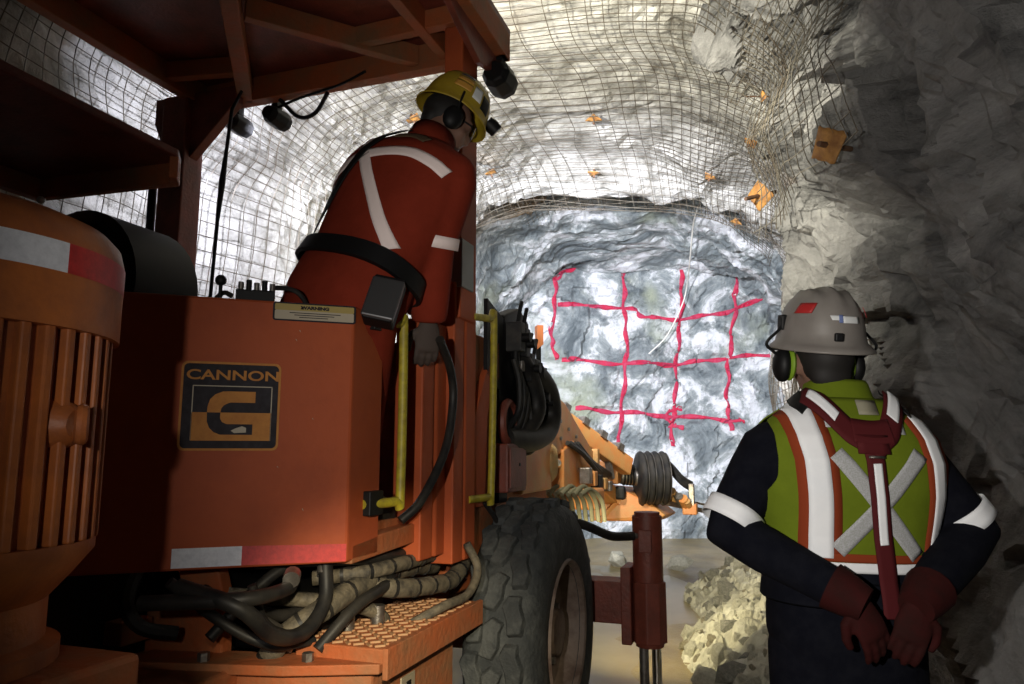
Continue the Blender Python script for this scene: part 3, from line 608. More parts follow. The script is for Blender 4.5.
P('black_drum', BLACK, MB().tube([(-1.50, -1.5, 2.06), (-1.50, -1.46, 2.06), (-1.50, -1.15, 2.06), (-1.50, -1.1, 2.06)], [.24, .29, .29, .24], 36), smooth=True)['label'] = 'black round drum behind the motor'
P('drum_stand', RED_D, MB().box(-1.6, -1.3, -1.45, -1.05, 1.2, 1.75), bevel=.01)
# ---- canopy
cn = P('canopy', RED_D, MB().box(-1.95, -.16, -2.7, -.36, 3.42, 3.45)); cn['label'] = 'dark red-brown steel protective canopy'
def beam_(p, q, w, h, m=ORANGE_D, nm='canopy_beam'): return P(nm, m, MB().bar(p, q, w, h), cn, bevel=.004)
beam_((-1.95, -.40, 3.355), (-.16, -.40, 3.355), .07, .13); beam_((-1.92, -2.7, 3.36), (-1.92, -.36, 3.36), .06, .12); beam_((-.19, -2.7, 3.36), (-.19, -.36, 3.36), .06, .14)
beam_((-1.64, -.42, 3.33), (-1.0, -1.35, 3.33), .075, .08); beam_((-1.15, -1.04, 3.36), (-.62, -.43, 3.36), .05, .10); beam_((-.83, -.66, 3.37), (-.20, -.68, 3.37), .05, .09)
beam_((-1.9, -.70, 3.37), (-1.5, -.62, 3.37), .05, .09); beam_((-.50, -2.4, 3.37), (-.47, -.42, 3.37), .05, .10); beam_((-1.95, -1.45, 3.37), (-.16, -1.35, 3.37), .06, .09)
web = P('side_web', RED_D, MB().prism([(-.24, -1.2, 3.42), (-.24, -.38, 3.42), (-.24, -.38, 3.22), (-.24, -.62, 3.16), (-.24, -.85, 3.22), (-.24, -1.2, 3.34)], (.03, 0, 0)), cn, bevel=.004)
for u, z in ((-.72, 3.27), (-.56, 3.30)): P('web_boss', RED_D, MB().cyl((-.245, u, z), (-.26, u, z), .035, 18), cn, smooth=True)
lp = P('canopy_post', RED_D, MB().box(-2.06, -1.90, -.56, -.42, 1.1, 3.32), bevel=.008)
P('knee_brace', RED_D, MB().prism([(-2.05, -.52, 2.98), (-1.90, -.52, 2.98), (-1.62, -.52, 3.25), (-1.62, -.52, 3.34), (-2.15, -.52, 3.34), (-2.15, -.52, 3.2)], (0, .06, 0)), lp, bevel=.005)
P('post_conduit', BLACK, MB().cyl((-2.13, -.52, 1.2), (-2.13, -.52, 3.1), .022), lp, smooth=True)
for k, (v, u, z) in enumerate(LAMPS):  # last housing is made up for the added low lamp
    wl = P('work_light', BLACK, MB().tube([(v, u - .10, z), (v, u - .07, z), (v, u + .02, z), (v, u + .06, z)], [.05, .07, .075, .07] if k == 0 else [.035, .05, .055, .05], 8), bevel=.006)
    P('lamp_lens', LENS, MB().cyl((v, u + .058, z), (v, u + .064, z), .055 if k == 0 else .04, 16), wl)
    P('lamp_bracket', BLACK, MB().box(v - .02, v + .02, u - .04, u, z + .04, 3.32) if k < 3 else MB().box(v - .02, v + .02, u - .14, u - .06, z - .06, z), wl)
P('hanging_cable', BLACK, MB().tube([(-1.56, -.55, 3.28), (-1.57, -.6, 3.16), (-1.59, -.6, 2.95), (-1.605, -.6, 2.78), (-1.62, -.6, 2.58), (-1.64, -.6, 2.1)], [.008, .009, .009, .016, .009, .009], 8), smooth=True)
P('canopy_cable', BLACK, MB().tube([(-1.44, -.40, 3.29), (-1.38, -.31, 3.22), (-1.27, -.32, 3.22), (-1.15, -.39, 3.28)], .011, 8, 6), smooth=True)
P('canopy_cable', BLACK, MB().tube([(-1.5, -.36, 3.26), (-1.3, -.40, 3.275), (-1.05, -.43, 3.29), (-.9, -.44, 3.33)], .007, 8, 6), smooth=True)
# ---- controls on top of cabinet
q = pp(.416, 1.9, -.05); lv = P('control_lever', BLACK, MB().cyl((q.x, q.y, 1.90), (q.x, q.y, 1.985), .006)); P('lever_knob', BLACK, MB().ball((q.x, q.y, 1.985), .018), lv, smooth=True)
q = pp(.31, 1.9, -.06)
vb = P('valve_bank', BLACK, MB().prism([pp(.37, 1.9, -.04), pp(.25, 1.9, -.04), pp(.25, 1.9, -.09), pp(.37, 1.9, -.09)], (0, 0, .06)), bevel=.004)
for k in range(5):
    q = pp(.355 - .024 * k, 1.95, -.055); P('spool_cap', BLACK if k % 2 else STEEL, MB().cyl((q.x, q.y, 1.95), (q.x, q.y, 1.985 + .008 * (k % 2)), .009), vb)
P('valve_hose', HOSE, MB().tube([pp(.26, 1.975, -.06), pp(.20, 1.975, -.07), pp(.16, 1.95, -.08), pp(.12, 1.88, -.12)], .008, 8, 5), smooth=True)
P('valve_hose', HOSE, MB().tube([pp(.38, 1.94, -.07), pp(.41, 1.95, -.08), pp(.45, 1.91, -.12)], .008, 8, 5), smooth=True)
# ---- valve stand ahead of the column
cs = P('control_stand', BLACK, MB().prism([(-.30, -.28, 2.16), (-.30, -.06, 2.10), (-.30, -.06, 1.72), (-.30, -.28, 1.80)], (-.02, 0, 0)))
P('stand_post', BLACK, MB().box(-.36, -.30, -.12, .0, 1.2, 2.0), cs)
P('valve_body', BLACK, MB().prism([(-.30, -.05, 2.12), (-.30, .20, 2.20), (-.30, .36, 2.14), (-.30, .40, 1.92), (-.30, .50, 1.86), (-.30, .52, 1.60), (-.30, .1, 1.45), (-.30, -.05, 1.6)], (-.08, 0, 0)), cs, bevel=.01)
random.seed(3)
for k in range(6):
    u = -.02 + .085 * k; z = 2.03 - .07 * k + .05 * (k % 2); b_ = P('valve_block', BLACK if k % 3 else RUBBER, MB().box(-.31, -.22, u, u + .075, z - .09, z + .06), bevel=.006)
    P('valve_spool', STEEL if k % 2 else BLACK, MB().cyl((-.26, u + .035, z - .16), (-.26, u + .035, z - .08), .02, 10), b_, smooth=True)
    P('valve_lever', BLACK, MB().tube([(-.25, u + .04, z + .06), (-.24, u + .05, z + .14), (-.24, u + .07, z + .17)], .011, 8), b_)
    P('valve_tap', BLACK, MB().cyl((-.22, u + .03, z - .02), (-.18, u + .03, z - .02), .025, 10), b_, smooth=True)
for k in range(9):
    u = -.02 + .06 * k; z = 1.9 - .05 * k
    P('control_hose', HOSE, MB().tube([(-.26, u, z), (-.24, u + .03, max(z - .12, 1.53)), (-.25 - .02 * (k % 3), u + .02, max(z - .28, 1.49)), (-.33, u - .08, 1.52 - .01 * k), (-.5, u - .1, 1.48)], .022 if k % 3 else .016, 8, 5), smooth=True)
P('large_hose', HOSE, MB().tube([(-.24, .25, 1.86), (-.22, .42, 1.78), (-.22, .50, 1.66), (-.23, .44, 1.55), (-.25, .2, 1.50), (-.30, -.05, 1.50)], .062, 14, 6), smooth=True)
P('large_hose', HOSE, MB().tube([(-.28, .10, 1.95), (-.24, .22, 1.80), (-.23, .26, 1.65), (-.28, .15, 1.52), (-.34, .0, 1.42)], .05, 12, 6), smooth=True)
P('side_marker', mat('marker_orange', (.75, .25, .10), .5), MB().prism([(-.30, .52, 2.02), (-.27, .54, 2.05), (-.27, .54, 2.16), (-.30, .52, 2.16)], (-.03, .05, 0)))
P('marker_stem', BLACK, MB().cyl((-.30, .54, 1.7), (-.30, .54, 2.05), .015))
P('front_frame', ORANGE_D, MB().box(-1.6, -.45, -.35, 1.2, .8, 1.25), bevel=.012)
# ---- boom and feed
BO = mat('boom_orange_lit', (.62, .22, .055), .45, col2=(.52, .30, .10), scale=6, lo=.4, hi=.7, bump=.15)  # rig orange made brighter, lamplight on the boom put into the colour
bm_ = P('boom_arm', BO, MB().prism([(-.46, 1.0, 1.93), (-.46, 1.75, 1.78), (-.46, 2.62, 1.44), (-.46, 2.66, 1.22), (-.46, 1.75, 1.42), (-.46, 1.0, 1.42)], (-.20, 0, 0)), bevel=.012); bm_['label'] = 'bright orange drilling boom arm'
P('boom_end_plate', TAN, MB().box(-.69, -.42, 2.60, 2.68, 1.17, 1.46), bm_, bevel=.008)
for k in range(4):
    for j in range(2): P('boom_bolt', STEEL, MB().cyl((-.46, 1.35 + .22 * k, 1.70 - .05 * k - .12 * j), (-.445, 1.35 + .22 * k, 1.70 - .05 * k - .12 * j), .014, 6), bm_)
P('lift_cylinder', TAN, MB().cyl((-.85, .9, 1.37), (-.56, 1.42, 1.37), .115, 20), smooth=True)
P('cylinder_rod', CHROME, MB().cyl((-.58, 1.4, 1.37), (-.50, 1.62, 1.36), .05, 16), smooth=True)
P('boom_pivot', BO, MB().prism([(-.44, 1.6, 1.15), (-.44, 2.1, 1.15), (-.44, 2.1, 1.42), (-.44, 1.9, 1.52), (-.44, 1.6, 1.45)], (-.3, 0, 0)), bevel=.01)
P('boom_bracket', BO, MB().box(-.70, -.26, 1.85, 2.10, 1.02, 1.17), bevel=.02)
for k in range(7): P('bracket_tooth', RED_D, MB().box(-.58 + .04 * k, -.565 + .04 * k, 1.845, 1.853, 1.12, 1.15))
for k in range(9):
    x = -.66 + .045 * k; P('boom_hose', mat('dusty_hose', (.17, .16, .10), .7), MB().tube([(x, 1.5, 1.15), (x + .04, 1.62, 1.18 + .02 * (k % 2)), (x + .09, 1.75, 1.10), (x + .10, 1.8, .95)], .016, 8, 5), smooth=True)
P('boom_drum', TAN, MB().tube([(-.72, 1.12, 1.37), (-.70, 1.13, 1.37), (-.42, 1.22, 1.37), (-.40, 1.23, 1.37)], [.10, .125, .125, .10], 24), smooth=True)
P('drum_strap', RED_D, MB().tube([(-.62, 1.155, 1.37), (-.59, 1.165, 1.37)], .129, 24), smooth=True)
for k in range(5): P('boom_valve', [STEEL, BO, BLACK, TAN, STEEL][k], MB().box(-.42 + .01 * k, -.34 + .01 * k, 1.95 + .14 * k, 2.05 + .14 * k, 1.20 - .02 * k, 1.32 - .03 * k), bevel=.008)
for k in range(4): P('boom_hose', HOSE, MB().tube([(-.44, 1.7 + .1 * k, 1.5), (-.40, 2.0 + .1 * k, 1.42 - .02 * k), (-.38, 2.4 + .1 * k, 1.28), (-.42, 2.9 + .1 * k, 1.22)], .018, 8, 5), smooth=True)
feed = P('feed_beam', BO, MB().bar((-.75, 2.2, 1.78), (-.30, 3.3, 1.30), .10, .16), bevel=.01)
for k in range(4):
    t = .15 + .22 * k; P('feed_clamp', STEEL, MB().bar((-.75 + .45 * t, 2.2 + 1.1 * t, 1.88 - .48 * t), (-.72 + .45 * t, 2.26 + 1.1 * t, 1.85 - .48 * t), .14, .06), feed)
P('feed_frame', STEEL, MB().bar((-.62, 2.95, 1.52), (-.50, 3.05, 1.20), .05, .04).bar((-.44, 2.95, 1.52), (-.40, 3.05, 1.20), .05, .04).bar((-.62, 2.95, 1.52), (-.44, 2.95, 1.52), .05, .04), feed)
P('drill_block', BO, MB().box(-.62, -.40, 3.35, 3.55, 1.14, 1.35), bevel=.01)
P('block_port', BLACK, MB().cyl((-.51, 3.345, 1.25), (-.51, 3.36, 1.25), .028, 8))
P('drill_body', STEEL, MB().tube([(-.40, 3.5, 1.22), (-.26, 3.55, 1.20)], .085, 14), smooth=True)
for k in range(4): P('motor_ring', BLACK, MB().cyl((-.385 + .03 * k, 3.5, 1.22), (-.372 + .03 * k, 3.505, 1.22), .098, 14), smooth=True)
RX = Matrix.Translation((-.25, 3.50, 1.19)) @ Vector((.93, .37, 0)).to_track_quat('Z', 'Y').to_matrix().to_4x4()
prof = [(0, 0), (.215, 0)]
for k in range(4): prof += [(.235, .008 + .068 * k), (.25, .026 + .068 * k), (.25, .04 + .068 * k), (.235, .056 + .068 * k), (.20, .064 + .068 * k)]
reel = P('hose_reel', HOSE, MB().lathe(prof + [(0, .27)], 40, RX), smooth=True); reel['label'] = 'black grooved hose reel'
for k in range(4):
    P('reel_flange', STEEL, MB().lathe([(.236, .0585 + .068 * k), (.240, .0625 + .068 * k), (.236, .0665 + .068 * k), (.20, .0625 + .068 * k)], 40, RX), reel, smooth=True)
for k in range(3): P('feed_hose', HOSE, MB().tube([(-.02 + .02 * k, 3.58, 1.38 - .03 * k), (.06, 3.62, 1.30 - .03 * k), (.14, 3.66, 1.20 - .03 * k), (.22, 3.75, 1.14 - .03 * k)], .02, 8, 4), smooth=True)
P('front_carriage', BO, MB().prism([(-.66, 3.4, .80), (-.1, 3.5, .80), (.0, 3.5, .86), (-.14, 3.5, .97), (-.42, 3.45, 1.10), (-.66, 3.4, 1.12)], (.06, .35, 0)), bevel=.01)
P('carriage_brace', BO, MB().bar((-.58, 3.33, .80), (-.36, 3.42, 1.06), .05, .04), bevel=.004)
P('carriage_hose_box', BLACK, MB().box(-.44, -.34, 3.34, 3.42, 1.0, 1.12), bevel=.02)
random.seed(5)
for k in range(7):
    x = -.02 + .035 * k; P('drill_fitting', [STEEL, BO, TAN, STEEL][k % 4], MB().tube([(x, 3.56, 1.12 - .022 * k), (x + .02, 3.68, 1.0 - .015 * k)], .03 + .008 * (k % 3), 8), smooth=True)
P('drill_rail', STEEL, MB().bar((-.05, 3.5, .98), (.36, 4.0, .86), .05, .04).bar((-.05, 3.5, 1.04), (.36, 4.0, .92), .02, .02))
P('drill_tip_block', BO, MB().box(.14, .27, 3.62, 3.75, .86, .96), bevel=.01); P('tip_upright', STEEL, MB().box(.20, .25, 3.62, 3.70, .94, 1.14), bevel=.006)
P('boom_support', BO, MB().bar((-.55, 2.6, 1.28), (-.48, 3.5, 1.0), .14, .14), bevel=.01)
P('boom_root', BO, MB().box(-.95, -.40, .55, 1.15, 1.2, 1.88), bevel=.015)

# ================================================================== PEOPLE
SKIN = mat('skin', (.22, .12, .085), .55); HAIR = mat('dark_hair', (.012, .010, .009), .7)
class Torso:
    def __init__(s, rings, M, n=2.5): s.r = np.array(rings); s.M = M; s.n = n; s.wide = False
    def ab(s, z): return [float(np.interp(z, s.r[:, 0], s.r[:, k])) for k in (1, 2, 3)]
    def ring(s, z, off=0, N=36):
        a, b, c = s.ab(z); a += off; b += off; out = []
        for i in range(N):
            t = 2 * PI * i / N; ct, st = math.cos(t), math.sin(t); k = (abs(ct) ** s.n + abs(st) ** s.n) ** (-1 / s.n)
            out.append(s.M @ Vector((a * k * ct, c + b * k * st, z)))
        return out
    def pt(s, x, z, off=0, side=-1):
        a, b, c = s.ab(z); a += off; b += off; q = min(abs(x) / a, .995)
        top = max(0, (z - .50) / .10)
        if s.wide and abs(x) > a: return s.M @ Vector((x, c + side * b * .25, z))
        return s.M @ Vector((math.copysign(q * a, x), c + side * b * (1 - q ** s.n) ** (1 / s.n), z + off * min(top, 1)))
    def ribbon(s, pts, w, off, side=-1, sub=14, mb=None):
        mb = mb or MB(); Pp = catmull([(x, 0, z) for x, z in pts], sub); V = []
        for i, p in enumerate(Pp):
            t = (Pp[min(i + 1, len(Pp) - 1)] - Pp[max(i - 1, 0)]).normalized(); nn = Vector((-t.z, 0, t.x))
            for k in range(5): q = p + nn * w * (k / 4 - .5); V.append(s.pt(q.x, q.z, off, side))
        return mb.add(V, [(i * 5 + k, i * 5 + 5 + k, i * 5 + 6 + k, i * 5 + 1 + k) for i in range(len(Pp) - 1) for k in range(4)])
    def sheet(s, z0, z1, hw, off, side, nx=24, nz=40):
        V = []
        for j in range(nz + 1):
            z = z0 + (z1 - z0) * j / nz; w = hw(z, s.ab(z)[0] + off)
            for i in range(nx + 1):
                q = math.sin((i / nx * 2 - 1) * PI / 2 * .999); V.append(s.pt(q * w, z, off, side))
        return MB().add(V, [(j * (nx + 1) + i, j * (nx + 1) + i + 1, (j + 1) * (nx + 1) + i + 1, (j + 1) * (nx + 1) + i) for j in range(nz) for i in range(nx)])
RINGS = [(-.10, .165, .125, 0), (-.02, .185, .135, 0), (.06, .185, .132, 0), (.14, .178, .122, 0), (.25, .195, .128, 0), (.36, .222, .138, -.005), (.45, .232, .135, -.01), (.51, .215, .118, -.01), (.55, .175, .095, -.005), (.58, .120, .078, .0), (.61, .075, .066, .01), (.66, .062, .060, .02)]
def head(mb, M, s=1.0):
    """skull, jaw, nose, ears, brow; M: head frame, y forward, origin at ear level"""
    def E(c, r): mb.ball(M @ (Vector(c) * s), tuple(q * s for q in r), 16, M.to_3x3().to_4x4())
    E((0, -.012, .03), (.077, .098, .092)); E((0, .025, -.045), (.060, .068, .068)); E((0, .060, -.085), (.034, .03, .026)); E((0, .098, -.02), (.013, .018, .026)); E((0, .106, -.034), (.015, .013, .011))
    E((0, .082, .03), (.052, .016, .012)); E((.033, .078, .006), (.016, .012, .01)); E((-.033, .078, .006), (.016, .012, .01)); E((0, .084, -.064), (.026, .012, .008))
    for e in (-1, 1): E((e * .078, -.01, -.005), (.012, .022, .032)); E((e * .045, .058, -.03), (.02, .025, .022))
def hand(wrist, d, n, side, curl, s=1.0):
    d = Vector(d).normalized(); n = Vector(n); n = (n - d * n.dot(d)).normalized(); l = d.cross(n).normalized() * side; w = Vector(wrist); mb = MB()
    fr = lambda c, a, t: [c + l * a * math.cos(x) + n * t * math.sin(x) for x in (2 * PI * k / 14 for k in range(14))]
    mb.loft([fr(w + d * q * s, a * s, t * s) for q, a, t in ((-.05, .030, .026), (0, .031, .022), (.03, .040, .020), (.07, .046, .018), (.095, .043, .015), (.105, .03, .010))])
    for k, (x, L, r) in enumerate(((.033, .072, .0105), (.011, .080, .011), (-.012, .075, .0105), (-.033, .058, .0095))):
        p = w + d * .088 * s + l * x * s; dd = d.copy(); pts = [p - d * .03 * s, p]; 
        for j, fr_ in enumerate((.45, .32, .25)):
            dd = Matrix.Rotation(curl * (.6 + .4 * j) + .05 * k, 3, l * -side) @ dd if False else (dd * math.cos(curl * (.7 + .3 * j)) - n * math.sin(curl * (.7 + .3 * j))).normalized()
            n_ = n; p = p + dd * L * fr_ * s; pts.append(p)
        mb.tube(pts, [r * s, r * s, r * s, r * .92 * s, r * .75 * s], 10)
    p = w + d * .025 * s + l * .036 * s; mb.tube([p - l * .02 * s, p + l * .016 * s + d * .02 * s - n * .008 * s, p + l * .026 * s + d * .052 * s - n * .02 * s, p + l * .022 * s + d * .078 * s - n * .03 * s], [.015 * s, .014 * s, .0125 * s, .010 * s], 10)
    return mb
def helmet(par, M, m, a=.118, b=.142, h=.150, brim=.027, stickers=(), name='hard_hat'):
    prof = [(math.cos(t * PI / 2) ** .62, math.sin(t * PI / 2)) for t in np.linspace(0, .97, 12)] + [(.02, 1.0)]
    N = 48; rings = []
    for rr_, zz in [(1 + brim / a * 1.0, -.16), (1 + brim / a * 1.02, -.13), (1 + brim / a * .55, -.045), (1.04, .02)] + prof[1:]:
        ring = []
        for i in range(N):
            t = 2 * PI * i / N; x, y = a * rr_ * math.cos(t), b * rr_ * math.sin(t); z = h * zz
            if rr_ > 1.03: z -= .012 * max(0, -math.sin(t)) + .010 * max(0, math.sin(t))
            rid = max(0, 1 - abs(x) / .017) + .8 * max(0, 1 - abs(abs(x) - .05) / .012)
            if zz > .35: z += .010 * min(1, rid * 1.6) * min(1, (zz - .35) * 3)
            ring.append((x, y, z))
        rings.append(ring)
    mb = MB(); mb.loft(rings, cap=False); o = mb.build(name, m, par, smooth=True, M=M, solid=.004)
    o.data.set_sharp_from_angle(angle=math.radians(60)); return o
def dome_pt(t, zz, off=0, a=.118, b=.142, h=.150):
    th = math.asin(min(.999, max(0, zz))); r = math.cos(th) ** .62; return Vector(((a * r + off) * math.cos(t), (b * r + off) * math.sin(t), h * zz + off * .4))
def sticker(par, m, t0, t1, z0, z1, name='sticker', off=.004, skew=0):
    V = [dome_pt(t0 + (t1 - t0) * i / 6 + skew * j / 4, z0 + (z1 - z0) * j / 4, off) for j in range(5) for i in range(7)]
    return MB().add(V, [(j * 7 + i, j * 7 + i + 1, (j + 1) * 7 + i + 1, (j + 1) * 7 + i) for j in range(4) for i in range(6)]).build(name, m, par, smooth=True, solid=.001)
def rig_person(name, label, M=None):
    e = empty(name, M=M) if M else empty(name); tag(e, label, 'person'); return e

# ------------------------------------------------------------------ worker on the right, seen from behind
cxw, cyw, hipz = .93, 2.16, .97
TW = Matrix.Translation((cxw, cyw, hipz)) @ Matrix.Rotation(math.radians(2), 4, 'Y')
TO = Torso([(z, a * 1.07 + .004, b * 1.05, c) for z, a, b, c in RINGS], TW)
wk = tag(empty('person', (cxw, cyw, 0)), 'person in lime safety vest and grey hard hat, hands clasped behind back', 'person')
INV = Matrix.Translation((cxw, cyw, 0)).inverted()
def WP(name, m, mb, par=wk, **k):
    mb.v = [tuple(INV @ Vector(p)) for p in mb.v]; return mb.build(name, m, par, **k)
NAVY = mat('navy_work_cloth', (.0045, .005, .009), .95, col2=(.008, .0085, .013), scale=20, bump=.25, bscale=18, spec=.1)
LIME = mat('lime_vest_fabric', (.150, .200, .012), .85, col2=(.125, .17, .010), scale=6, bump=.15, bscale=14, spec=.15)
VORG = mat('orange_vest_trim', (.26, .045, .015), .85, spec=.15); SILV = mat('silver_reflective_tape', (.95, .96, .98), .6, col2=(.88, .90, .93), scale=10, bump=.1, bscale=15)
MESHT = mat('grey_mesh_tape', (.48, .48, .50), .7, col2=(.36, .37, .35), scale=300, lo=.45, hi=.55); HARN = mat('maroon_harness', (.085, .010, .012), .8, spec=.2)
GLOVE = mat('red_leather_glove', (.038, .0055, .005), .85, spec=.15, col2=(.025, .006, .005), scale=14)
def limb_pts(j, r): return j, r
def arms(mb, off, ends):
    for (sh, el, wr, (r0, r1, r2)) in ends:
        sh, el, wr = Vector(sh), Vector(el), Vector(wr)
        mb.tube([sh, sh.lerp(el, .35), sh.lerp(el, .75), el, el.lerp(wr, .3), el.lerp(wr, .7), wr], [r0 + off, r0 * .98 + off, r1 * 1.08 + off, r1 + off, r1 * .97 + off, r2 * 1.12 + off, r2 + off], 16)
ARM_W = [((cxw - .185, cyw - .01, 1.465), (cxw - .335, cyw - .05, 1.235), (cxw - .08, cyw - .225, 1.085), (.074, .060, .044)), ((cxw + .185, cyw - .01, 1.465), (cxw + .36, cyw - .04, 1.225), (cxw + .10, cyw - .23, 1.08), (.074, .062, .046))]
LEG_W = [[(cxw + e * .10, cyw, .92), (cxw + e * .115, cyw + .01, .50), (cxw + e * .125, cyw - .01, .12)] for e in (-1, 1)]
HM = Matrix.Translation((cxw - .005, cyw + .035, 1.705)) @ Matrix.Rotation(math.radians(4), 4, 'X')
b = MB(); b.loft([TO.ring(z, -.012) for z in (-.10, -.02, .06, .14, .25, .36, .45, .51, .55, .58, .61, .66)])
b.tube([(cxw, cyw + .01, 1.54), (cxw, cyw + .03, 1.68)], [.066, .060], 16); head(b, HM); arms(b, -.014, ARM_W)
for L in LEG_W:
    b.tube([L[0], Vector(L[0]).lerp(Vector(L[1]), .5), L[1], Vector(L[1]).lerp(Vector(L[2]), .35), L[2]], [.095, .08, .058, .058, .042], 16); b.tube([(L[2][0], cyw - .04, .06), (L[2][0] + .01, cyw + .12, .05)], [.045, .04], 12)
WP('body', SKIN, b, remesh=.011)
b = MB(); b.loft([TO.ring(z, .008) for z in (-.16, -.10, -.02, .06, .14, .25, .36, .45, .51, .55, .585, .61)]); arms(b, .006, ARM_W)
for a_ in ARM_W: b.ball(a_[0], (.070, .074, .070), 14)
WP('jacket', NAVY, b, remesh=.012)
b = MB(); b.loft([TO.ring(z, .004) for z in (-.12, -.06, 0, .06)])
for L in LEG_W: b.tube([L[0], Vector(L[0]).lerp(Vector(L[1]), .5), L[1], Vector(L[1]).lerp(Vector(L[2]), .35), L[2]], [.115, .105, .09, .085, .078], 16)
WP('trousers', NAVY, b, remesh=.014)
for L in LEG_W:
    x = L[2][0]; b = MB().loft([[(x + w * math.cos(t), cyw + c + l * math.sin(t), z) for t in (2 * PI * k / 20 for k in range(20))] for z, w, l, c in ((.0, .05, .14, .05), (.03, .052, .145, .05), (.07, .05, .12, .04), (.11, .05, .075, -.01), (.25, .055, .062, -.02))])
    WP('boot', mat('black_boot', (.02, .018, .016), .6), b, smooth=True)
def vest_w(z, a):
    if z < .31: return a
    t = min(1, (z - .31) / .10); t = t * t * (3 - 2 * t); return a * (1 - t) + min(a, .222) * t if z < .53 else min(a, .222)
vest = WP('safety_vest', LIME, TO.sheet(.165, .60, vest_w, .024, -1), smooth=True, solid=.004)
VP = lambda nm, m, mb, lab=None: WP(nm, m, mb, vest, smooth=True, solid=.002)
WP('vest_front', LIME, TO.sheet(.165, .595, vest_w, .024, 1), vest, smooth=True, solid=.004)
WP('vest_collar', LIME, MB().loft([TO.ring(z, o) for z, o in ((.575, .022), (.60, .020), (.635, .016), (.67, .014), (.68, .008))], cap=False), vest, smooth=True, solid=.004)
TL = [(-.155, .585), (-.150, .54), (-.135, .45), (-.125, .34), (-.122, .25), (-.122, .195)]; TR = [(.165, .57), (.19, .52), (.205, .44), (.212, .36), (.210, .28), (.200, .195)]
for T_ in (TL, TR):
    VP('orange_trim', VORG, TO.ribbon(T_, .105 if T_ is TL else .085, .0275)); VP('reflective_stripe', SILV, TO.ribbon(T_, .060 if T_ is TL else .045, .0305))
VP('orange_hem', VORG, TO.ribbon([(-.195, .198), (-.1, .197), (0, .197), (.1, .197), (.195, .198)], .022, .0280)); VP('reflective_hem', SILV, TO.ribbon([(-.19, .176), (-.1, .172), (0, .172), (.1, .172), (.19, .176)], .026, .0270))
VP('cross_tape', MESHT, TO.ribbon([(-.085, .47), (.02, .345), (.135, .205)], .043, .0285)); VP('cross_tape', MESHT, TO.ribbon([(.145, .475), (.03, .335), (-.082, .215)], .043, .0300))
VP('cross_tape', MESHT, TO.ribbon([(.105, .575), (.102, .545), (.10, .52)], .030, .0285)); VP('cross_tape', MESHT, TO.ribbon([(-.085, .565), (-.085, .53)], .026, .0285))
VP('vest_label', mat('pale_label', (.30, .28, .20), .7), TO.ribbon([(.0, .575), (.055, .575)], .032, .030))
hn = WP('harness', HARN, TO.ribbon([(-.125, .60), (-.09, .57), (-.045, .525), (.0, .495), (.02, .47)], .052, .034), smooth=True, solid=.005)
HP = lambda nm, m, mb: WP(nm, m, mb, hn, smooth=True, solid=.004)
HP('harness_strap', HARN, TO.ribbon([(.12, .60), (.10, .57), (.065, .525), (.03, .495), (.012, .47)], .052, .036)); HP('harness_pad', HARN, TO.ribbon([(-.035, .522), (.02, .518), (.07, .522)], .05, .0375))
HP('harness_yoke', HARN, TO.ribbon([(.012, .515), (.012, .47)], .085, .038)); HP('harness_strap', HARN, TO.ribbon([(.010, .49), (.018, .40), (.032, .27), (.045, .165), (.05, .10), (.05, .05)], .048, .0335))
HP('harness_reflector', SILV, TO.ribbon([(.016, .445), (.022, .37), (.032, .27), (.036, .235)], .022, .0375)); HP('harness_loop', STEEL, TO.ribbon([(-.008, .462), (.034, .462)], .006, .044))
HP('shoulder_pad', BLACK, TO.ribbon([(-.165, .575), (-.145, .59), (-.12, .602)], .05, .034)); HP('shoulder_pad', BLACK, TO.ribbon([(.165, .575), (.145, .59), (.12, .602)], .05, .034))
HP('shoulder_reflector', SILV, TO.ribbon([(-.118, .598), (-.085, .566), (-.068, .548)], .024, .040)); HP('shoulder_reflector', SILV, TO.ribbon([(.118, .598), (.095, .566), (.082, .548)], .030, .042))
WP('belt', NAVY, MB().loft([TO.ring(z, o) for z, o in ((.065, .016), (.07, .022), (.125, .022), (.13, .016))], cap=False), smooth=True, solid=.004)
for i, a_ in enumerate(ARM_W):
    el, wr, sh = Vector(a_[1]), Vector(a_[2]), Vector(a_[0]); d_ = (wr - el).normalized()
    c_ = sh.lerp(el, .86); dd = (el - sh).normalized()
    WP('sleeve_band', SILV, MB().loft([[c_ + dd * t + (dd.orthogonal().normalized() * math.cos(k) + dd.cross(dd.orthogonal().normalized()) * math.sin(k)) * (.0805 + .002 * math.sin(5 * k)) for k in (2 * PI * j / 28 for j in range(28))] for t in (-.026, -.01, .01, .026)], cap=False), smooth=True, solid=.003)
    s_ = -1 if i == 0 else 1
    WP('glove', GLOVE, hand(wr + d_ * .01, Vector((.42 * -s_, -.12, -.9)), (-.25 * s_, -1, 0), -s_, .35, 1.0), remesh=.0045)
    WP('glove_cuff', GLOVE, MB().tube([wr - d_ * .05, wr + d_ * .0, wr + d_ * .04], [.062, .054, .044], 16), smooth=True)
b = MB(); b.ball(HM @ Vector((0, -.02, .025)), (.081, .098, .094), 20); b.ball(HM @ Vector((0, -.058, -.035)), (.062, .042, .05), 14)
WP('hair', HAIR, b, remesh=.009)
HATG = mat('grey_hard_hat', (.235, .215, .195), .45, col2=(.20, .18, .165), scale=8)
hat = helmet(wk, INV @ Matrix.Translation((cxw - .008, cyw + .03, 1.772)) @ Matrix.Rotation(math.radians(9), 4, 'X') @ Matrix.Rotation(math.radians(2), 4, 'Y'), HATG); hat['label'] = 'grey full-brim hard hat'
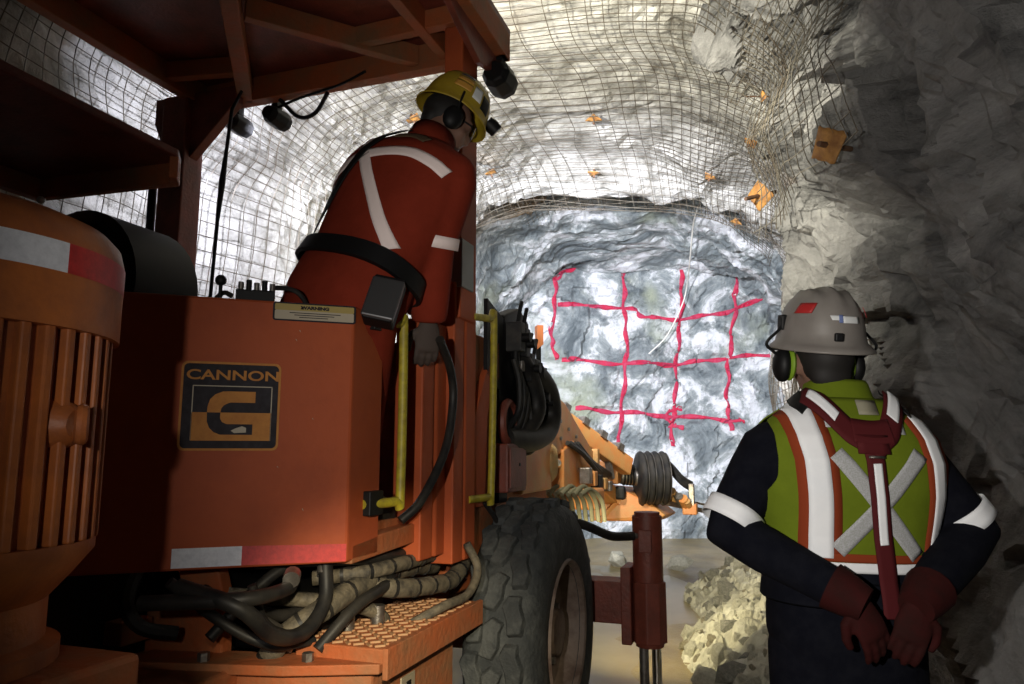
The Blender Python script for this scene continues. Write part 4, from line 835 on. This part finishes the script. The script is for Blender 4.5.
RS = mat('red_sticker', (.42, .022, .022), .5); WS = mat('white_sticker', (.72, .74, .74), .5); BS = mat('blue_sticker', (.15, .2, .42), .5)
sticker(hat, RS, -PI / 2 - 1.12, -PI / 2 - .68, .50, .70, off=.009, skew=.12); sticker(hat, RS, -PI / 2 + .92, -PI / 2 + 1.2, .46, .66, off=.009)
sticker(hat, WS, -PI / 2 + .02, -PI / 2 + .46, .33, .46, off=.007); sticker(hat, WS, -PI / 2 - .22, -PI / 2 + .0, .38, .47, off=.007, skew=-.05); sticker(hat, BS, -PI / 2 - .07, -PI / 2 + .02, .33, .48, off=.0085)
MB().box(-.024, .0, -.160, -.146, .0, .024).build('lamp_clip', BLACK, hat, bevel=.004)
for e in (-1, 1):
    mu = MB().ball((e * .108, .005, -.075), (.028, .042, .052), 16).build('ear_muff', BLACK, hat, smooth=True)
    MB().ball((e * .088, .003, -.072), (.014, .044, .05), 16).build('muff_cushion', mat('lime_plastic', (.20, .34, .02), .5), mu, smooth=True)
    MB().tube([(e * .112, .0, .065), (e * .124, -.01, .035), (e * .158, -.012, .0), (e * .162, -.008, -.018), (e * .14, -.002, -.035), (e * .122, .0, -.05)], .0045, 8, 4).build('muff_arm', BLACK, mu, smooth=True)
    MB().box(e * .116 - .008, e * .116 + .008, -.02, .02, .03, .075).build('muff_mount', BLACK, mu, bevel=.004)

# ------------------------------------------------------------------ operator leaning in the cab
hp = Vector((-.60, 2.64, 2.0)); YAW, LEAN, ROLL = 33, 22, 13
OM = Matrix.Translation(hp) @ Matrix.Rotation(-math.radians(YAW), 4, 'Z') @ Matrix.Rotation(math.radians(ROLL), 4, 'Y') @ Matrix.Rotation(-math.radians(LEAN), 4, 'X') @ Matrix.Scale(1.16, 4)
T2 = Torso([(z, a + .012, b + .012, c) for z, a, b, c in RINGS], OM)
op = tag(empty('person', (hp.x, hp.y, 1.2)), 'person in red-orange coveralls and yellow hard hat leaning from the cab', 'person')
INV2 = Matrix.Translation((hp.x, hp.y, 1.2)).inverted()
def OP(name, m, mb, par=op, **k):
    mb.v = [tuple(INV2 @ Vector(p)) for p in mb.v]; return mb.build(name, m, par, **k)
COV = mat('red_orange_coverall', (.235, .030, .014), .9, col2=(.19, .024, .011), scale=5, bump=.3, bscale=10, spec=.12)
TAPE2 = mat('pinkish_reflective_tape', (.97, .82, .78), .6, bump=.1)
sR = OM @ Vector((.185, -.01, .475)); sL = OM @ Vector((-.185, .03, .475))
eR = Vector((-.298, 2.68, 2.20)); wR = Vector((-.315, 2.76, 1.93)); eL = OM @ Vector((-.22, .22, .28)); wL = OM @ Vector((-.10, .42, .20))
ARM_O = [(sR, eR, wR, (.094, .080, .064)), (sL, eL, wL, (.082, .07, .055))]
HO = Matrix.Translation((-.262, 2.86, 2.77)) @ Matrix.Rotation(-math.radians(68), 4, 'Z') @ Matrix.Rotation(-math.radians(26), 4, 'X')
nk = OM @ Vector((0, .0, .56))
LEG_O = [[OM @ Vector((e * .10, 0, -.02)), Vector((hp.x - .03 + e * .08, hp.y + .13 - e * .06, 1.62)), Vector((hp.x - .07 + e * .09, hp.y + .15 - e * .07, 1.30))] for e in (-1, 1)]
def legs_o(b, off):
    for L in LEG_O: b.tube([L[0], L[0].lerp(L[1], .5), L[1], L[1].lerp(L[2], .5), L[2]], [.115 + off, .10 + off, .085 + off, .08 + off, .07 + off], 16)
b = MB(); b.loft([T2.ring(z, -.02) for z in (-.10, -.02, .06, .14, .25, .36, .45, .51, .55, .58, .61)]); b.tube([nk, HO @ Vector((0, -.02, -.02))], [.068, .062], 16); head(b, HO, 1.03); arms(b, -.02, ARM_O); legs_o(b, -.02)
OP('body', SKIN, b, remesh=.011)
b = MB(); b.loft([T2.ring(z, .004) for z in (-.12, -.06, -.02, .06, .14, .25, .36, .45, .51, .55, .585)]); arms(b, .004, ARM_O); b.ball(sR, .092, 14); b.ball(sL, .088, 14); legs_o(b, .004)
COVO = OP('coverall', COV, b, remesh=.012); T2.wide = True
b = MB(); ax = (HO @ Vector((0, -.02, -.03)) - nk).normalized(); u_ = ax.orthogonal().normalized(); w_ = ax.cross(u_)
b.loft([[nk + ax * t + (u_ * math.cos(k) + w_ * math.sin(k)) * r for k in (2 * PI * j / 24 for j in range(24))] for t, r in ((-.04, .12), (.0, .102), (.05, .092), (.115, .090))], cap=False)
OP('collar', COV, b, smooth=True, solid=.008)
def OT(nm, m, pts, w, off, side=-1):
    o = OP(nm, m, T2.ribbon(pts, w, off, side), smooth=True); q = o.modifiers.new('w', 'SHRINKWRAP'); q.target = COVO; q.wrap_method = 'NEAREST_SURFACEPOINT'; q.wrap_mode = 'ABOVE_SURFACE'; q.offset = (off - .019) * 2 + .003
    q = o.modifiers.new('t', 'SOLIDIFY'); q.thickness = .003; q.offset = 0; return o
OT('reflective_tape', TAPE2, [(-.24, .34), (-.17, .39), (-.08, .43), (.02, .45), (.12, .455), (.20, .44), (.245, .425)], .042, .020)
OT('reflective_tape', TAPE2, [(-.06, .575), (-.085, .52), (-.08, .44)], .042, .021); OT('reflective_tape', TAPE2, [(-.06, .43), (.02, .33), (.11, .22), (.185, .14)], .042, .0205)
OT('shoulder_strap', BLACK, [(-.0, .59), (-.03, .54), (-.08, .42), (-.13, .28), (-.165, .14)], .034, .024); OT('back_yoke_strap', mat('olive_strap', (.10, .06, .03), .8), [(.0, .535), (.07, .54), (.14, .52)], .028, .022)
bl = OP('tool_belt', BLACK, MB().loft([T2.ring(z, o) for z, o in ((.065, .016), (.07, .026), (.125, .026), (.13, .016))], cap=False), smooth=True, solid=.005)
PM = OM @ Matrix.Translation((.215, -.055, -.005)) @ Matrix.Rotation(-.2, 4, 'Y') @ Matrix.Rotation(.5, 4, 'Z')
OP('lamp_battery', BLACK, MB().box(-.045, .045, -.03, .03, -.09, .055, PM), bl, bevel=.008); OP('battery_case', mat('scuffed_aluminium', (.16, .16, .165), .35, .8), MB().box(-.048, .048, -.034, -.012, -.085, .045, PM), bl, bevel=.006)
c_ = sR.lerp(eR, .92); dd = (wR - sR).normalized(); o1 = dd.orthogonal().normalized(); o2 = dd.cross(o1)
OP('sleeve_band', TAPE2, MB().loft([[c_ + dd * t + (o1 * math.cos(k) + o2 * math.sin(k)) * .094 for k in (2 * PI * j / 28 for j in range(28))] for t in (-.022, 0, .022)], cap=False), smooth=True, solid=.003)
GL2 = mat('dark_work_glove', (.07, .05, .04), .8)
OP('glove', GL2, hand(wR + Vector((0, 0, -.0)), (-.05, .05, -1), (.3, -.9, 0), 1, .5, 1.1), remesh=.0045); OP('glove', GL2, hand(wL, OM.to_3x3() @ Vector((.4, .8, -.3)), OM.to_3x3() @ Vector((0, 0, 1)), -1, .4, 1.1), remesh=.0045)
for L in LEG_O:
    x, y = L[2].x, L[2].y; OP('boot', mat('black_boot', (.02, .018, .016), .6), MB().loft([[(x + c * .74 + w * math.cos(t) * .67 + l * math.sin(t) * .74, y + c * .67 - w * math.cos(t) * .74 + l * math.sin(t) * .67, z) for t in (2 * PI * k / 20 for k in range(20))] for z, w, l, c in ((1.2, .05, .14, .05), (1.23, .052, .145, .05), (1.27, .05, .12, .04), (1.31, .05, .075, -.01), (1.42, .06, .066, -.02))]), smooth=True)
b = MB(); b.ball(HO @ Vector((0, -.025, .03)), (.083, .098, .094), 18, HO.to_3x3().to_4x4()); b.ball(HO @ Vector((0, -.07, -.02)), (.066, .04, .06), 14, HO.to_3x3().to_4x4()); OP('hair', HAIR, b, remesh=.009)
HATY = mat('yellow_hard_hat', (.42, .30, .022), .45, col2=(.34, .23, .02), scale=8)
hy = helmet(op, INV2 @ HO @ Matrix.Translation((0, 0, .062)) @ Matrix.Scale(.98, 4), HATY, brim=.016); hy['label'] = 'yellow hard hat with cap lamp and stickers'
ST = mat('orange_sticker', (.60, .30, .05), .5)
sticker(hy, ST, -.45, .10, .30, .52); sticker(hy, ST, -.45, .10, .56, .70); sticker(hy, WS, .18, .50, .20, .62); sticker(hy, mat('navy_sticker', (.03, .02, .06), .5), -.5, .1, .78, .90); sticker(hy, BLACK, .55, .95, .10, .55)
cl = MB().tube([(0, .140, .045), (0, .165, .040), (0, .195, .032)], [.028, .032, .030], 14).build('cap_lamp', BLACK, hy, smooth=True)
MB().cyl((0, .194, .032), (0, .198, .031), .026, 14).build('cap_lamp_glass', GREYP, cl)
for e in (-1, 1):
    mu = MB().ball((e * .112, .0, -.09), (.030, .042, .052), 16).build('ear_muff', BLACK, hy, smooth=True); MB().tube([(e * .122, -.01, .03), (e * .135, -.008, -.01), (e * .13, 0, -.06)], .005, 8, 4).build('muff_arm', BLACK, mu, smooth=True)
    gl = MB().tube([(e * .08, .02, -.06), (e * .075, .085, -.058), (e * .05, .108, -.062), (e * .012, .115, -.062)], .0035, 6).build('safety_glasses', BLACK, hy); MB().add([(e * .012, .118, -.075), (e * .06, .108, -.08), (e * .062, .106, -.045), (e * .012, .118, -.045)], [(0, 1, 2, 3)]).build('glasses_lens', mat('clear_lens', (.4, .4, .42), .1), gl, solid=.002)
